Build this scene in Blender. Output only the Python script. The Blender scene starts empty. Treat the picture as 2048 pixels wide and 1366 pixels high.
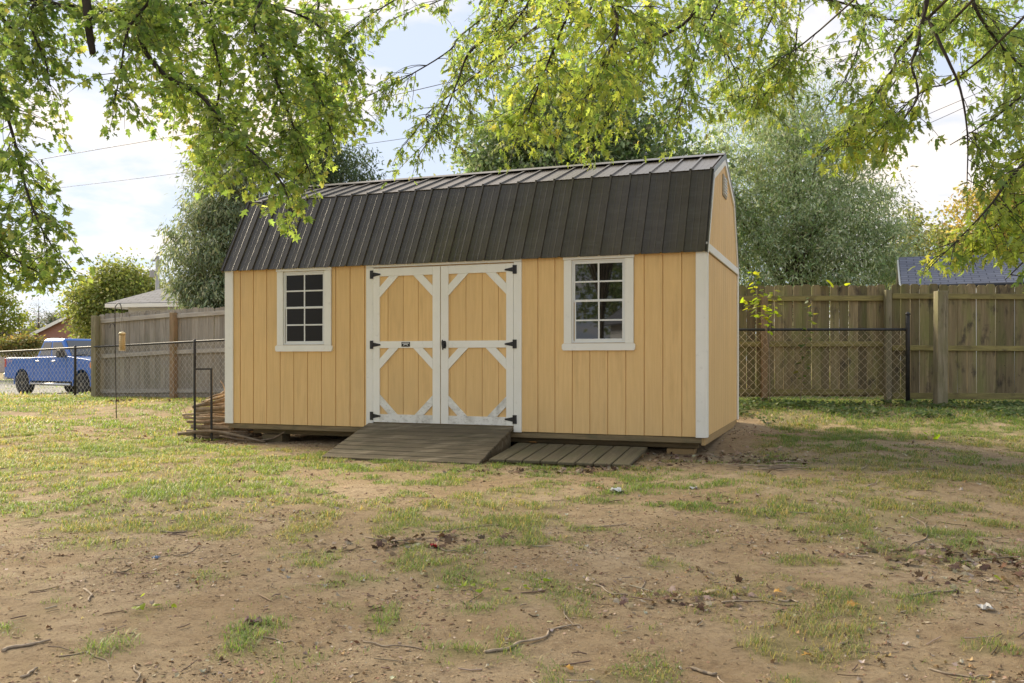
import bpy, math, random
import numpy as np
from mathutils import Vector, Matrix
R = math.radians
rng = np.random.default_rng(7); random.seed(7)
scene = bpy.context.scene
COL = scene.collection

# ------------------------------------------------------------------ camera, sky, sun, exposure
CAMZ = 1.2; FPX = 1773.0; CY = 716.8            # photograph pixels (2048 wide)
cam_d = bpy.data.cameras.new("camera"); cam = bpy.data.objects.new("camera", cam_d); COL.objects.link(cam)
cam.location = (0, 0, CAMZ); cam.rotation_euler = (R(90), 0, 0)
cam_d.sensor_width = 36; cam_d.lens = FPX/2048*36; cam_d.shift_y = (CY-683)/2048
cam_d.clip_start = .05; cam_d.clip_end = 2000
scene.camera = cam
SUN_AZ = -48; SUN_EL = 32                        # degrees, azimuth from the view direction (+Y), negative = left
world = bpy.data.worlds.new("World"); scene.world = world; world.use_nodes = True
wn = world.node_tree; wn.nodes.clear()
def W(t, **k):
    n = wn.nodes.new(t)
    for a, b in k.items(): setattr(n, a, b)
    return n
wl = wn.links.new
out = W('ShaderNodeOutputWorld'); bg = W('ShaderNodeBackground')
sky = W('ShaderNodeTexSky', sky_type='NISHITA', sun_disc=False, sun_elevation=R(SUN_EL), sun_rotation=R(SUN_AZ), air_density=1.0, dust_density=.5, ozone_density=1.0)
geo = W('ShaderNodeTexCoord'); sep = W('ShaderNodeSeparateXYZ'); wl(geo.outputs['Generated'], sep.inputs[0])
zc = W('ShaderNodeMath', operation='MAXIMUM'); wl(sep.outputs[2], zc.inputs[0]); zc.inputs[1].default_value = 0.0
za = W('ShaderNodeMath', operation='ADD'); wl(zc.outputs[0], za.inputs[0]); za.inputs[1].default_value = .16
dv = W('ShaderNodeVectorMath', operation='DIVIDE'); cmb = W('ShaderNodeCombineXYZ')
for i in range(3): wl(za.outputs[0], cmb.inputs[i])
wl(geo.outputs['Generated'], dv.inputs[0]); wl(cmb.outputs[0], dv.inputs[1])
nz = W('ShaderNodeTexNoise'); nz.inputs['Scale'].default_value = 1.15; nz.inputs['Detail'].default_value = 7; nz.inputs['Roughness'].default_value = .56; nz.inputs['Distortion'].default_value = .25
wl(dv.outputs[0], nz.inputs['Vector'])
cr = W('ShaderNodeValToRGB'); cr.color_ramp.elements[0].position = .50; cr.color_ramp.elements[1].position = .66
wl(nz.outputs['Fac'], cr.inputs[0])
SKY_STR = .12
cloud = W('ShaderNodeMix', data_type='RGBA'); wl(cr.outputs[0], cloud.inputs[0])
# a thin even veil under the clouds, then the clouds themselves
veil = W('ShaderNodeMix', data_type='RGBA'); veil.inputs[0].default_value = .90
wl(sky.outputs[0], veil.inputs[6]); veil.inputs[7].default_value = (3.3, 3.65, 4.35, 1)
wl(veil.outputs[2], cloud.inputs[6]); cloud.inputs[7].default_value = (5.9, 5.2, 4.45, 1)
wl(cloud.outputs[2], bg.inputs[0]); bg.inputs[1].default_value = SKY_STR; wl(bg.outputs[0], out.inputs[0])
sun_d = bpy.data.lights.new("sun", 'SUN'); sun = bpy.data.objects.new("sun", sun_d); COL.objects.link(sun)
sun_d.energy = 5.0; sun_d.angle = R(30); sun_d.color = (1, .86, .63)
sdir = Vector((math.sin(R(SUN_AZ))*math.cos(R(SUN_EL)), math.cos(R(SUN_AZ))*math.cos(R(SUN_EL)), math.sin(R(SUN_EL))))
sun.rotation_euler = sdir.to_track_quat('Z', 'Y').to_euler(); sun.location = (-20, 30, 18)
vs = scene.view_settings; vs.view_transform = 'Standard'; vs.look = 'None'; vs.gamma = 1; vs.use_curve_mapping = False; vs.exposure = .95

# ------------------------------------------------------------------ helpers
def at(px, py, Y):                               # a point seen at photo pixel (px,py) standing Y metres away
    return Vector(((px-1024)/FPX*Y, Y, CAMZ+(CY-py)/FPX*Y))
def tag(o, label=None, cat=None, group=None, kind=None):
    if label: o['label'] = label
    if cat: o['category'] = cat
    if group: o['group'] = group
    if kind: o['kind'] = kind
    return o
def empty(name, loc=(0, 0, 0), rz=0):
    o = bpy.data.objects.new(name, None); COL.objects.link(o); o.location = loc; o.rotation_euler = (0, 0, rz); o.empty_display_size = .2
    return o
def link(name, me, parent=None, loc=(0, 0, 0), rot=(0, 0, 0), scale=(1, 1, 1)):
    o = bpy.data.objects.new(name, me); COL.objects.link(o); o.location = loc; o.rotation_euler = rot; o.scale = scale
    if parent is not None: o.parent = parent
    return o
def big_mesh(name, V, F, mat, C=None, smooth=False):
    """V (n,3), F (m,k) arrays, C (n,3) colours"""
    V = np.ascontiguousarray(V, np.float32); F = np.ascontiguousarray(F, np.int32); m, k = F.shape
    me = bpy.data.meshes.new(name); me.vertices.add(len(V)); me.vertices.foreach_set('co', V.ravel())
    me.loops.add(m*k); me.loops.foreach_set('vertex_index', F.ravel())
    me.polygons.add(m); me.polygons.foreach_set('loop_start', np.arange(0, m*k, k, dtype=np.int32))
    if smooth: me.polygons.foreach_set('use_smooth', np.ones(m, bool))
    if C is not None:
        a = me.attributes.new('tint', 'FLOAT_COLOR', 'POINT')
        a.data.foreach_set('color', np.c_[C, np.ones(len(V))].astype(np.float32).ravel())
    me.update(calc_edges=True); me.materials.append(mat)
    return me
class MB:
    def __init__(s): s.v = []; s.f = []
    def add(s, V, F):
        n = len(s.v); s.v += [tuple(map(float, p)) for p in V]; s.f += [tuple(i+n for i in q) for q in F]; return s
    def box(s, x0, x1, y0, y1, z0, z1, b=0.0, M=None):
        if x0 > x1: x0, x1 = x1, x0
        if y0 > y1: y0, y1 = y1, y0
        if z0 > z1: z0, z1 = z1, z0
        b = min(b, (x1-x0)*.45, (y1-y0)*.45, (z1-z0)*.45)
        if b <= 0:
            V = [(x, y, z) for z in (z0, z1) for y in (y0, y1) for x in (x0, x1)]
            F = [(0, 2, 3, 1), (4, 5, 7, 6), (0, 1, 5, 4), (2, 6, 7, 3), (0, 4, 6, 2), (1, 3, 7, 5)]
        else:
            V = []; idx = {}
            X = (x0, x1); Y = (y0, y1); Z = (z0, z1); sg = (1, -1)
            for i in (0, 1):
                for j in (0, 1):
                    for k in (0, 1):
                        for a in range(3):
                            p = [X[i]+b*sg[i], Y[j]+b*sg[j], Z[k]+b*sg[k]]
                            p[a] = (X[i], Y[j], Z[k])[a]
                            idx[i, j, k, a] = len(V); V.append(p)
            F = []
            F += [[idx[i, j, k, 0] for j, k in ((0, 0), (0, 1), (1, 1), (1, 0))][::(1 if i == 0 else -1)] for i in (0, 1)]
            F += [[idx[i, j, k, 1] for i, k in ((0, 0), (1, 0), (1, 1), (0, 1))][::(1 if j == 0 else -1)] for j in (0, 1)]
            F += [[idx[i, j, k, 2] for i, j in ((0, 0), (0, 1), (1, 1), (1, 0))][::(1 if k == 0 else -1)] for k in (0, 1)]
            for i in (0, 1):
                for j in (0, 1): F.append([idx[i, j, 0, 0], idx[i, j, 0, 1], idx[i, j, 1, 1], idx[i, j, 1, 0]][::(1 if i == j else -1)])
                for k in (0, 1): F.append([idx[i, 0, k, 0], idx[i, 1, k, 0], idx[i, 1, k, 2], idx[i, 0, k, 2]][::(1 if i == k else -1)])
            for j in (0, 1):
                for k in (0, 1): F.append([idx[0, j, k, 1], idx[0, j, k, 2], idx[1, j, k, 2], idx[1, j, k, 1]][::(1 if j == k else -1)])
            for i in (0, 1):
                for j in (0, 1):
                    for k in (0, 1): F.append([idx[i, j, k, 0], idx[i, j, k, 1], idx[i, j, k, 2]][::(-1 if (i+j+k) % 2 == 0 else 1)])
        if M is not None: V = [M @ Vector(p) for p in V]
        return s.add(V, F)
    def prism(s, poly, a, b, M=None):
        """polygon in xz, thickness along y from a to b"""
        n = len(poly); V = [(x, a, z) for x, z in poly]+[(x, b, z) for x, z in poly]
        F = [tuple(range(n)), tuple(range(2*n-1, n-1, -1))]+[(i, i+n, (i+1) % n+n, (i+1) % n) for i in range(n)]
        if M is not None: V = [M @ Vector(p) for p in V]
        return s.add(V, F)
    def tube(s, path, rad, n=6, cap=True):
        V, F = tube_arr(path, rad, n, cap); return s.add(V, F)
    def lathe(s, prof, n=16, M=None):
        """profile (r,z) about z"""
        V = []; F = []
        for r, z in prof: V += [(r*math.cos(2*math.pi*i/n), r*math.sin(2*math.pi*i/n), z) for i in range(n)]
        for j in range(len(prof)-1): F += [(j*n+i, j*n+(i+1) % n, (j+1)*n+(i+1) % n, (j+1)*n+i) for i in range(n)]
        F += [tuple(range(n-1, -1, -1)), tuple(range((len(prof)-1)*n, len(prof)*n))]
        if M is not None: V = [M @ Vector(p) for p in V]
        return s.add(V, F)
    def mesh(s, name, mat, smooth=False):
        me = bpy.data.meshes.new(name); me.from_pydata(s.v, [], s.f); me.materials.append(mat)
        if smooth: me.polygons.foreach_set('use_smooth', [True]*len(me.polygons))
        me.update(); return me
    def obj(s, name, mat, parent=None, smooth=False, **k): return link(name, s.mesh(name, mat, smooth), parent, **k)
def tube_arr(path, rad, n=6, cap=True):
    P = np.array([tuple(p) for p in path], float); m = len(P)
    rad = np.full(m, rad, float) if np.isscalar(rad) else np.array(rad, float)
    T = np.gradient(P, axis=0); T /= np.linalg.norm(T, axis=1)[:, None]+1e-9
    up = np.array([0, 0, 1.]) if abs(T[0, 2]) < .9 else np.array([1., 0, 0])
    V = []
    a = np.cross(T[0], up); a /= np.linalg.norm(a)
    for i in range(m):
        a = a-T[i]*(a@T[i]); a /= np.linalg.norm(a)+1e-9; b = np.cross(T[i], a)
        for k in range(n):
            th = 2*math.pi*k/n; V.append(P[i]+rad[i]*(a*math.cos(th)+b*math.sin(th)))
    F = [(i*n+k, i*n+(k+1) % n, (i+1)*n+(k+1) % n, (i+1)*n+k) for i in range(m-1) for k in range(n)]
    if cap: F += [tuple(range(n-1, -1, -1)), tuple(range((m-1)*n, m*n))]
    return V, F
def smooth_path(pts, n=4):
    P = [np.array(tuple(p), float) for p in pts]; P = [2*P[0]-P[1]]+P+[2*P[-1]-P[-2]]; o = []
    for i in range(1, len(P)-2):
        for k in range(n):
            t = k/n; o.append(.5*((2*P[i])+(-P[i-1]+P[i+1])*t+(2*P[i-1]-5*P[i]+4*P[i+1]-P[i+2])*t*t+(-P[i-1]+3*P[i]-3*P[i+1]+P[i+2])*t**3))
    o.append(P[-2]); return np.array(o)
def nrm(a): return a/(np.linalg.norm(a, axis=-1, keepdims=True)+1e-9)
def frames(t, n):
    """rotation matrices whose columns are side, tip direction, normal"""
    t = nrm(t); sd = nrm(np.cross(t, n)); n = np.cross(sd, t); return np.stack([sd, t, n], -1)
def scatter(tv, tf, pos, rot, sc, col=None, colv=None):
    N = len(pos); k = len(tv); sc = np.asarray(sc, float)
    sc = sc[:, None] if sc.ndim == 1 else sc
    V = np.einsum('nij,kj->nki', rot, tv)*sc[:, None, :] if sc.shape[1] == 1 else np.einsum('nij,nkj->nki', rot, tv[None]*sc[:, None, :])
    V = (V+pos[:, None, :]).reshape(-1, 3)
    F = (np.array(tf)[None]+(np.arange(N)*k)[:, None, None]).reshape(-1, len(tf[0]))
    C = np.repeat(col, k, 0) if col is not None else None
    return V, F, C
_lat = rng.random((256, 256))
def vnoise(x, y):
    xi = np.floor(x).astype(int); yi = np.floor(y).astype(int); fx = x-xi; fy = y-yi; fx = fx*fx*(3-2*fx); fy = fy*fy*(3-2*fy)
    g = lambda a, b: _lat[a % 256, b % 256]
    return (g(xi, yi)*(1-fx)+g(xi+1, yi)*fx)*(1-fy)+(g(xi, yi+1)*(1-fx)+g(xi+1, yi+1)*fx)*fy
def fbm(x, y, o=4):
    s = 0; a = .5; t = 0
    for i in range(o): s = s+a*vnoise(x*2**i+17*i, y*2**i+31*i); t += a; a *= .5
    return s/t
def sst(a, b, x): t = np.clip((x-a)/(b-a), 0, 1); return t*t*(3-2*t)

# ------------------------------------------------------------------ materials
def material(name):
    m = bpy.data.materials.new(name); m.use_nodes = True; nt = m.node_tree; nt.nodes.clear()
    def N(t, **k):
        n = nt.nodes.new(t)
        for a, b in k.items():
            if a in ('operation', 'data_type', 'blend_type', 'noise_dimensions', 'feature', 'attribute_name', 'wave_type', 'bands_direction', 'vector_type'): setattr(n, a, b)
            else: n.inputs[a.replace('_', ' ')].default_value = b
        return n
    return m, N, nt.links.new
def c4(c): return (c[0], c[1], c[2], 1)
def ramp(N, L, src, lo, hi):
    r = N('ShaderNodeMapRange'); r.inputs['From Min'].default_value = lo; r.inputs['From Max'].default_value = hi; L(src, r.inputs['Value']); return r.outputs[0]
def mixc(N, L, f, a, b, blend='MIX'):
    n = N('ShaderNodeMix', data_type='RGBA', blend_type=blend)
    for s, i in ((f, 0), (a, 6), (b, 7)):
        if hasattr(s, 'links'): L(s, n.inputs[i])
        else: n.inputs[i].default_value = s if i == 0 else c4(s)
    return n.outputs[2]
def pm(name, c1, c2=None, scale=(8, 8, 8), lo=.35, hi=.65, rough=.7, bump=.0, bscale=None, vary=.12, spec=.4, metal=0, layers=(), detail=5, coat=0, hue=0):
    """principled; c1/c2 mixed by object-space noise; layers = (colour, (sx,sy,sz), lo, hi, strength, 'obj'|'world')"""
    m, N, L = material(name)
    o = N('ShaderNodeOutputMaterial'); b = N('ShaderNodeBsdfPrincipled'); L(b.outputs[0], o.inputs[0])
    tc = N('ShaderNodeTexCoord'); oi = N('ShaderNodeObjectInfo'); gp = N('ShaderNodeNewGeometry')
    mul = N('ShaderNodeMath', operation='MULTIPLY'); L(oi.outputs['Random'], mul.inputs[0]); mul.inputs[1].default_value = 37.0
    off = N('ShaderNodeVectorMath', operation='ADD'); L(tc.outputs['Object'], off.inputs[0]); L(mul.outputs[0], off.inputs[1])
    def noise(sc, d, src='obj'):
        mp = N('ShaderNodeMapping'); mp.inputs['Scale'].default_value = sc; L(off.outputs[0] if src == 'obj' else gp.outputs['Position'], mp.inputs[0])
        n = N('ShaderNodeTexNoise', Scale=1.0, Detail=d, Roughness=.6); L(mp.outputs[0], n.inputs['Vector']); return n.outputs['Fac']
    col = c4(c1)
    if c2 is not None: col = mixc(N, L, ramp(N, L, noise(scale, detail), lo, hi), c1, c2)
    for (c, sc, l, h, st, src) in layers:
        f = ramp(N, L, noise(sc, 4, src), l, h); mm = N('ShaderNodeMath', operation='MULTIPLY'); L(f, mm.inputs[0]); mm.inputs[1].default_value = st
        col = mixc(N, L, mm.outputs[0], col if hasattr(col, 'links') else col[:3], c)
    if vary:
        h = N('ShaderNodeHueSaturation'); r = N('ShaderNodeMapRange'); L(oi.outputs['Random'], r.inputs['Value']); r.inputs['To Min'].default_value = 1-vary; r.inputs['To Max'].default_value = 1+vary
        L(r.outputs[0], h.inputs['Value'])
        if hasattr(col, 'links'): L(col, h.inputs['Color'])
        else: h.inputs['Color'].default_value = col
        col = h.outputs[0]
    if hasattr(col, 'links'): L(col, b.inputs['Base Color'])
    else: b.inputs['Base Color'].default_value = col
    b.inputs['Roughness'].default_value = rough; b.inputs['Metallic'].default_value = metal; b.inputs['Specular IOR Level'].default_value = spec; b.inputs['Coat Weight'].default_value = coat
    if bump:
        bp = N('ShaderNodeBump', Strength=bump, Distance=.01); L(noise(bscale or scale, 6), bp.inputs['Height']); L(bp.outputs[0], b.inputs['Normal'])
    return m
def leaf_mat(name, trans=.5, gain=1.5, rough=.45, warm=(1.15, 1.05, .55), spec=.35):
    m, N, L = material(name)
    o = N('ShaderNodeOutputMaterial'); a = N('ShaderNodeAttribute', attribute_name='tint'); b = N('ShaderNodeBsdfPrincipled', Roughness=rough)
    b.inputs['Specular IOR Level'].default_value = spec
    t = N('ShaderNodeBsdfTranslucent'); mx = N('ShaderNodeMixShader'); mx.inputs[0].default_value = trans
    L(a.outputs['Color'], b.inputs['Base Color'])
    w = mixc(N, L, 1.0, a.outputs['Color'], (warm[0]*gain, warm[1]*gain, warm[2]*gain), 'MULTIPLY')
    L(w, t.inputs[0]); L(b.outputs[0], mx.inputs[1]); L(t.outputs[0], mx.inputs[2]); L(mx.outputs[0], o.inputs[0]); return m
M = {}
GRIME = (.10, .09, .06)
M['tan'] = pm('tan_siding_paint', (.80, .545, .245), (.735, .49, .21), (45, 45, 2.0), rough=.62, bump=.22, bscale=(170, 170, 9), vary=.025,
              layers=(((.40, .25, .10), (9, 9, 1.5), .56, .78, .32, "obj"), ((.62, .43, .20), (1.6, 1.6, .8), .48, .70, .45, 'world'), ((.30, .20, .09), (30, 30, 30), .70, .78, .35, 'world')))
M['white'] = pm('white_trim_paint', (.85, .84, .78), (.81, .80, .73), (4, 4, 3), rough=.5, bump=.1, bscale=(90, 90, 12), vary=.02, layers=(((.36, .34, .28), (14, 14, 14), .62, .80, .3, 'world'),))
M['white_dirty'] = pm('scuffed_white_paint', (.80, .79, .74), (.5, .48, .42), (9, 9, 9), .45, .75, rough=.6, vary=.02, layers=(((.22, .2, .16), (22, 22, 40), .55, .72, .5, 'world'),))
M['vinyl'] = pm('white_vinyl', (.74, .75, .73), rough=.35, vary=0)
M['glass'] = pm('dark_window_glass', (.008, .008, .007), rough=.02, spec=1.0, vary=0)
M['screen'] = pm('window_screen_glass', (.012, .011, .009), rough=.30, spec=.25, vary=0)
M['roof'] = pm('bronze_painted_steel', (.050, .041, .029), (.070, .059, .043), (2.2, 6, 6), .3, .7, rough=.24, vary=.05, spec=.36, bump=.02, bscale=(3, 3, 3),
               layers=(((.085, .08, .068), (5, 40, 5), .52, .75, .45, 'obj'), ((.25, .23, .2), (60, 60, 60), .72, .78, .35, 'world')))
M['black_iron'] = pm('black_iron', (.012, .012, .013), rough=.45, vary=0, spec=.5)
M['black_pipe'] = pm('black_coated_pipe', (.016, .017, .019), (.03, .03, .032), (20, 20, 20), rough=.5, vary=0)
WOODG = (.02, .08, .02)
M['sill'] = pm('treated_sill_wood', (.24, .18, .095), (.15, .115, .062), (2, 30, 30), rough=.8, bump=.3, bscale=(4, 80, 80), vary=.1, layers=(((.10, .095, .05), (2.5, 9, 9), .5, .7, .6, 'world'),))
M['sill_fresh'] = pm('pale_treated_wood', (.40, .27, .12), (.32, .22, .10), (30, 2, 30), rough=.75, bump=.2, bscale=(80, 4, 80), vary=.08)
M['ramp'] = pm('mossy_ramp_wood', (.135, .108, .068), (.09, .073, .047), (2, 40, 40), rough=.85, bump=.5, bscale=(5, 120, 120), vary=.10, layers=(((.23, .19, .13), (2, 9, 9), .50, .66, .75, 'world'), ((.06, .055, .03), (2.2, 5, 5), .48, .66, .6, 'world')))
M['deckp'] = pm('mossy_deck_wood', (.15, .125, .078), (.095, .08, .05), (40, 2, 40), rough=.85, bump=.5, bscale=(120, 5, 120), vary=.14, layers=(((.105, .10, .05), (6, 3, 6), .45, .66, .6, 'world'), ((.23, .19, .13), (14, 5, 14), .6, .75, .5, 'world')))
M['fence_grey'] = pm('weathered_grey_cedar', (.340, .313, .264), (.235, .211, .174), (28, 28, 2.2), rough=.85, bump=.5, bscale=(90, 90, 5), vary=.20, layers=(((.141, .122, .097), (16, 16, 16), .64, .76, .55, 'obj'), ((.470, .454, .412), (60, 60, 3), .58, .72, .4, 'obj'), ((.177, .184, .109), (1.5, 1.5, 1.2), .52, .75, .5, 'world')))
M['fence_green'] = pm('algae_stained_pine', (.25, .20, .110), (.145, .115, .062), (26, 26, 2), .3, .7, rough=.85, bump=.6, bscale=(90, 90, 5), vary=.38, layers=(((.165, .175, .058), (5, 5, 1.0), .44, .66, .72, 'world'), ((.05, .04, .03), (6, 6, 3.2), .56, .69, .85, 'world'), ((.38, .31, .20), (50, 50, 3), .58, .72, .4, 'obj'), ((.04, .032, .025), (14, 14, 14), .68, .74, .8, 'obj')))
M['rail_green'] = pm('mossy_rail_pine', (.27, .235, .09), (.17, .145, .06), (3, 20, 20), rough=.9, bump=.5, bscale=(6, 80, 80), vary=.1, layers=(((.08, .06, .04), (5, 5, 5), .55, .72, .7, 'world'),))
M['rail_grey'] = pm('weathered_grey_rail', (.419, .397, .348), (.305, .278, .237), (3, 30, 30), rough=.85, bump=.4, bscale=(5, 90, 90), vary=.1)
M['post_brown'] = pm('brown_post', (.312, .215, .124), (.221, .150, .091), (30, 30, 3), rough=.85, bump=.5, bscale=(90, 90, 6), vary=.08, layers=(((.156, .150, .065), (4, 4, 2), .5, .7, .5, 'world'),))
M['post_grey'] = pm('grey_split_post', (.30, .265, .18), (.20, .175, .115), (30, 30, 2), rough=.9, bump=.6, bscale=(90, 90, 5), vary=.08, layers=(((.17, .165, .075), (5, 5, 2), .42, .62, .7, 'world'), ((.08, .07, .04), (30, 30, 4), .58, .70, .7, 'world')))
M['galv'] = pm('wire', (.50, .43, .30), rough=.6, vary=0, metal=0)
M['galv_pale'] = pm('pale_wire', (.55, .55, .52), rough=.5, vary=0, metal=.1)
M['bark'] = pm('grey_bark', (.12, .10, .08), (.06, .05, .04), (30, 30, 8), rough=.9, bump=.8, bscale=(60, 60, 14), vary=.1)
M['bark_dark'] = pm('dark_twig_bark', (.055, .043, .033), (.03, .024, .02), (20, 20, 20), rough=.85, vary=.1)
M['log'] = pm('dry_branch_bark', (.36, .275, .185), (.21, .155, .105), (20, 20, 20), rough=.9, bump=.5, bscale=(60, 60, 60), vary=.35, layers=(((.46, .39, .29), (9, 9, 9), .55, .75, .5, 'obj'),))
M['stick'] = pm('fallen_stick_bark', (.34, .275, .20), (.20, .155, .11), (25, 25, 25), rough=.9, bump=.4, vary=.3)
M['shingle'] = pm('grey_asphalt_shingle', (.155, .16, .19), (.105, .11, .135), (18, 18, 18), rough=.9, bump=.4, bscale=(60, 60, 60), vary=.05)
M['brick'] = None
M['concrete'] = pm('concrete', (.42, .40, .37), (.34, .32, .30), (3, 3, 3), rough=.9, bump=.2, vary=.03)
M['leaf'] = leaf_mat('maple_leaf', .62, 1.75, .45, (1.1, 1.05, .65))
M['leafbg'] = leaf_mat('background_leaf', .50, 1.35, .5, (1.05, 1.05, .75), spec=.4)
M['needle'] = leaf_mat('cedar_needle', .40, 1.25, .6, (1.05, 1, .7))
M['grass'] = leaf_mat('grass_blade', .42, 1.25, .5, (1.1, 1.05, .6))
M['litter'] = leaf_mat('dead_leaf', .12, 1.0, .8, (1.1, 1, .8), spec=.15)
# ------------------------------------------------------------------ terrain
_cp = np.array([(0, 0, 0), (-6, 0, 0), (6, 0, 0), (0, 3, 0), (-4, 5, .0), (4, 5, .03), (0, 8.8, .085), (-2, 9.6, .095), (1.9, 9.5, .155), (3, 11, .27), (-3.7, 11.7, .115), (-1, 12.5, .18), (-7, 13, .22),
                (-10, 18.5, .37), (-6, 17, .40), (-12, 21, .30), (6.5, 13.7, .45), (3, 14, .5), (10, 13.4, .42), (8, 9, .12), (-8, 8, .05), (-17, 31.5, -.12), (-12, 26, .04), (-24, 33, -.12), (-5, 30, .2), (6, 26, .4), (20, 20, .3),
                (-40, 60, -.3), (0, 60, .2), (40, 60, .2), (-40, 0, 0), (40, 0, 0), (0, -30, -.1), (-80, 100, -.4), (80, 100, .2), (0, 150, 0), (-150, 200, 0), (150, 200, 0), (-250, 0, 0), (250, 0, 0), (0, -250, 0), (0, 300, 0)])
def gz(x, y, fine=True):
    x = np.asarray(x, float); y = np.asarray(y, float)
    d2 = (x[..., None]-_cp[:, 0])**2+(y[..., None]-_cp[:, 1])**2+.6
    w = d2**-1.6; z = (w*_cp[:, 2]).sum(-1)/w.sum(-1)
    if fine:
        near = 1-sst(16, 30, np.hypot(x, y))
        z = z+near*((fbm(x*.9+5, y*.9, 3)-.5)*.05+(fbm(x*5, y*5+9, 3)-.5)*.016)
    return z
def gzf(x, y): return float(gz(np.array([x]), np.array([y]))[0])
def grass_amount(x, y):
    """0 bare soil .. 1 lawn"""
    n = fbm(x*.75+3, y*.75+8, 4); n2 = fbm(x*3.6+40, y*3.6, 4)
    left = sst(1.2, -3.0, x+(y-8)*.1)*sst(3.6, 8.2, y+.25*x+.9)
    right = sst(.4, 4.0, x-(y-9)*.1)*sst(3.0, 8.0, y)*.80
    back = sst(10.6, 12.2, y)*sst(2.2, 3.6, x)
    midl = .34+.30*sst(4.6, 7.2, y)
    a = np.maximum(np.maximum(left, right), np.maximum(midl, back*1.25))
    a = np.maximum(a, sst(15, 18, y)*1.1)
    g = sst(-.15, 1.0, a*1.2-.52+(n-.5)*1.5+(n2-.5)*3.0+.16)**1.2
    # soil under the shed and along its front
    u = (x+3.72)*math.cos(.355)-(y-11.562)*math.sin(.355); v = (x+3.72)*math.sin(.355)+(y-11.562)*math.cos(.355)
    sh = sst(-.75, -.25, v)*sst(3.7, 3.2, v)*sst(-.5, -.1, u)*sst(6.9, 6.4, u)
    g = g*(1-sh)
    return np.clip(g, 0, 1)
def graded(vals): return np.array(sorted(set(np.round(vals, 3))))
def axis_x():
    a = list(np.arange(-8, 8.001, .045)); s = .06; x = 8
    while x < 320: x += s; a += [x, -x]; s *= 1.09
    return graded(a)
def axis_y():
    a = list(np.arange(2.4, 13, .045)); s = .05; y = 13
    while y < 420: y += s; a.append(y); s *= 1.055
    y = 2.4; s = .06
    while y > -260: y -= s; a.append(y); s *= 1.16
    return graded(a)
gx, gy = axis_x(), axis_y(); GX, GY = np.meshgrid(gx, gy)
GZ = np.concatenate([gz(GX[i:i+40], GY[i:i+40]) for i in range(0, len(gy), 40)])
ga = grass_amount(GX, GY)
nx, ny = len(gx), len(gy); ii = (np.arange(ny-1)[:, None]*nx+np.arange(nx-1)[None]).ravel()
gF = np.stack([ii, ii+1, ii+nx+1, ii+nx], 1)
mg, N, L = material('soil_and_thatch')
o_ = N('ShaderNodeOutputMaterial'); b_ = N('ShaderNodeBsdfPrincipled', Roughness=.95); b_.inputs['Specular IOR Level'].default_value = .12; L(b_.outputs[0], o_.inputs[0])
gp = N('ShaderNodeNewGeometry'); at_ = N('ShaderNodeAttribute', attribute_name='tint')
def gnoise(s, d=6, r=.65):
    n = N('ShaderNodeTexNoise', Scale=s, Detail=d, Roughness=r); L(gp.outputs['Position'], n.inputs['Vector']); return n.outputs['Fac']
soil = mixc(N, L, ramp(N, L, gnoise(1.1), .38, .62), (.345, .25, .148), (.44, .338, .215))
soil = mixc(N, L, ramp(N, L, gnoise(.55, 5), .50, .70), soil, (.46, .36, .245))
soil = mixc(N, L, ramp(N, L, gnoise(9, 8, .85), .47, .72), soil, (.165, .112, .07))
soil = mixc(N, L, ramp(N, L, gnoise(45, 5, .75), .54, .72), soil, (.42, .33, .23))
thatch = mixc(N, L, ramp(N, L, gnoise(9, 5, .7), .35, .65), (.29, .245, .125), (.215, .195, .085))
thatch = mixc(N, L, ramp(N, L, gnoise(2.3, 4), .45, .7), thatch, (.36, .29, .17))
sepc = N('ShaderNodeSeparateColor'); L(at_.outputs['Color'], sepc.inputs[0])
mm = N('ShaderNodeMath', operation='MULTIPLY'); L(sepc.outputs[0], mm.inputs[0]); mm.inputs[1].default_value = .85
gc = mixc(N, L, mm.outputs[0], soil, thatch); L(gc, b_.inputs['Base Color'])
bp1 = N('ShaderNodeBump', Strength=1.0, Distance=.045); L(gnoise(16, 9, .78), bp1.inputs['Height'])
bp2 = N('ShaderNodeBump', Strength=.6, Distance=.008); L(gnoise(120, 4, .7), bp2.inputs['Height']); L(bp1.outputs[0], bp2.inputs['Normal']); L(bp2.outputs[0], b_.inputs['Normal'])
ground = link('ground', big_mesh('ground', np.c_[GX.ravel(), GY.ravel(), GZ.ravel()], gF, mg, np.repeat(ga.ravel()[:, None], 3, 1), True)); tag(ground, kind='structure')

# asphalt drive and pale pavement strip beyond the left fence
def strip(name, p0, p1, w0, w1, mat, dz, n=24, th=.0):
    """flat sheet following the terrain between two far points"""
    p0 = np.array(p0, float); p1 = np.array(p1, float); d = nrm(p1-p0); q = np.array([-d[1], d[0]])
    V = []; F = []; K = 6
    for i in range(n+1):
        c = p0+(p1-p0)*i/n
        for k in range(K+1):
            s = w0+(w1-w0)*k/K; x, y = c+q*s; V.append((x, y, float(gz(np.array([x]), np.array([y]), False)[0])+dz))
    for i in range(n):
        for k in range(K): a = i*(K+1)+k; F.append((a, a+1, a+K+2, a+K+1))
    me = bpy.data.meshes.new(name); me.from_pydata(V, [], F); me.materials.append(mat)
    return tag(link(name, me), kind='structure')
M['asphalt'] = pm('worn_asphalt', (.17, .165, .16), (.22, .215, .205), (2, 2, 2), rough=.9, bump=.3, bscale=(60, 60, 60), vary=0)
hd = np.array([.90, -.43]); hd = hd/np.linalg.norm(hd)
strip('road', np.array([-16.5, 31.0])-hd*60, np.array([-16.5, 31.0])+hd*16, -3.3, 11, M['asphalt'], .05, 40)
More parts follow.
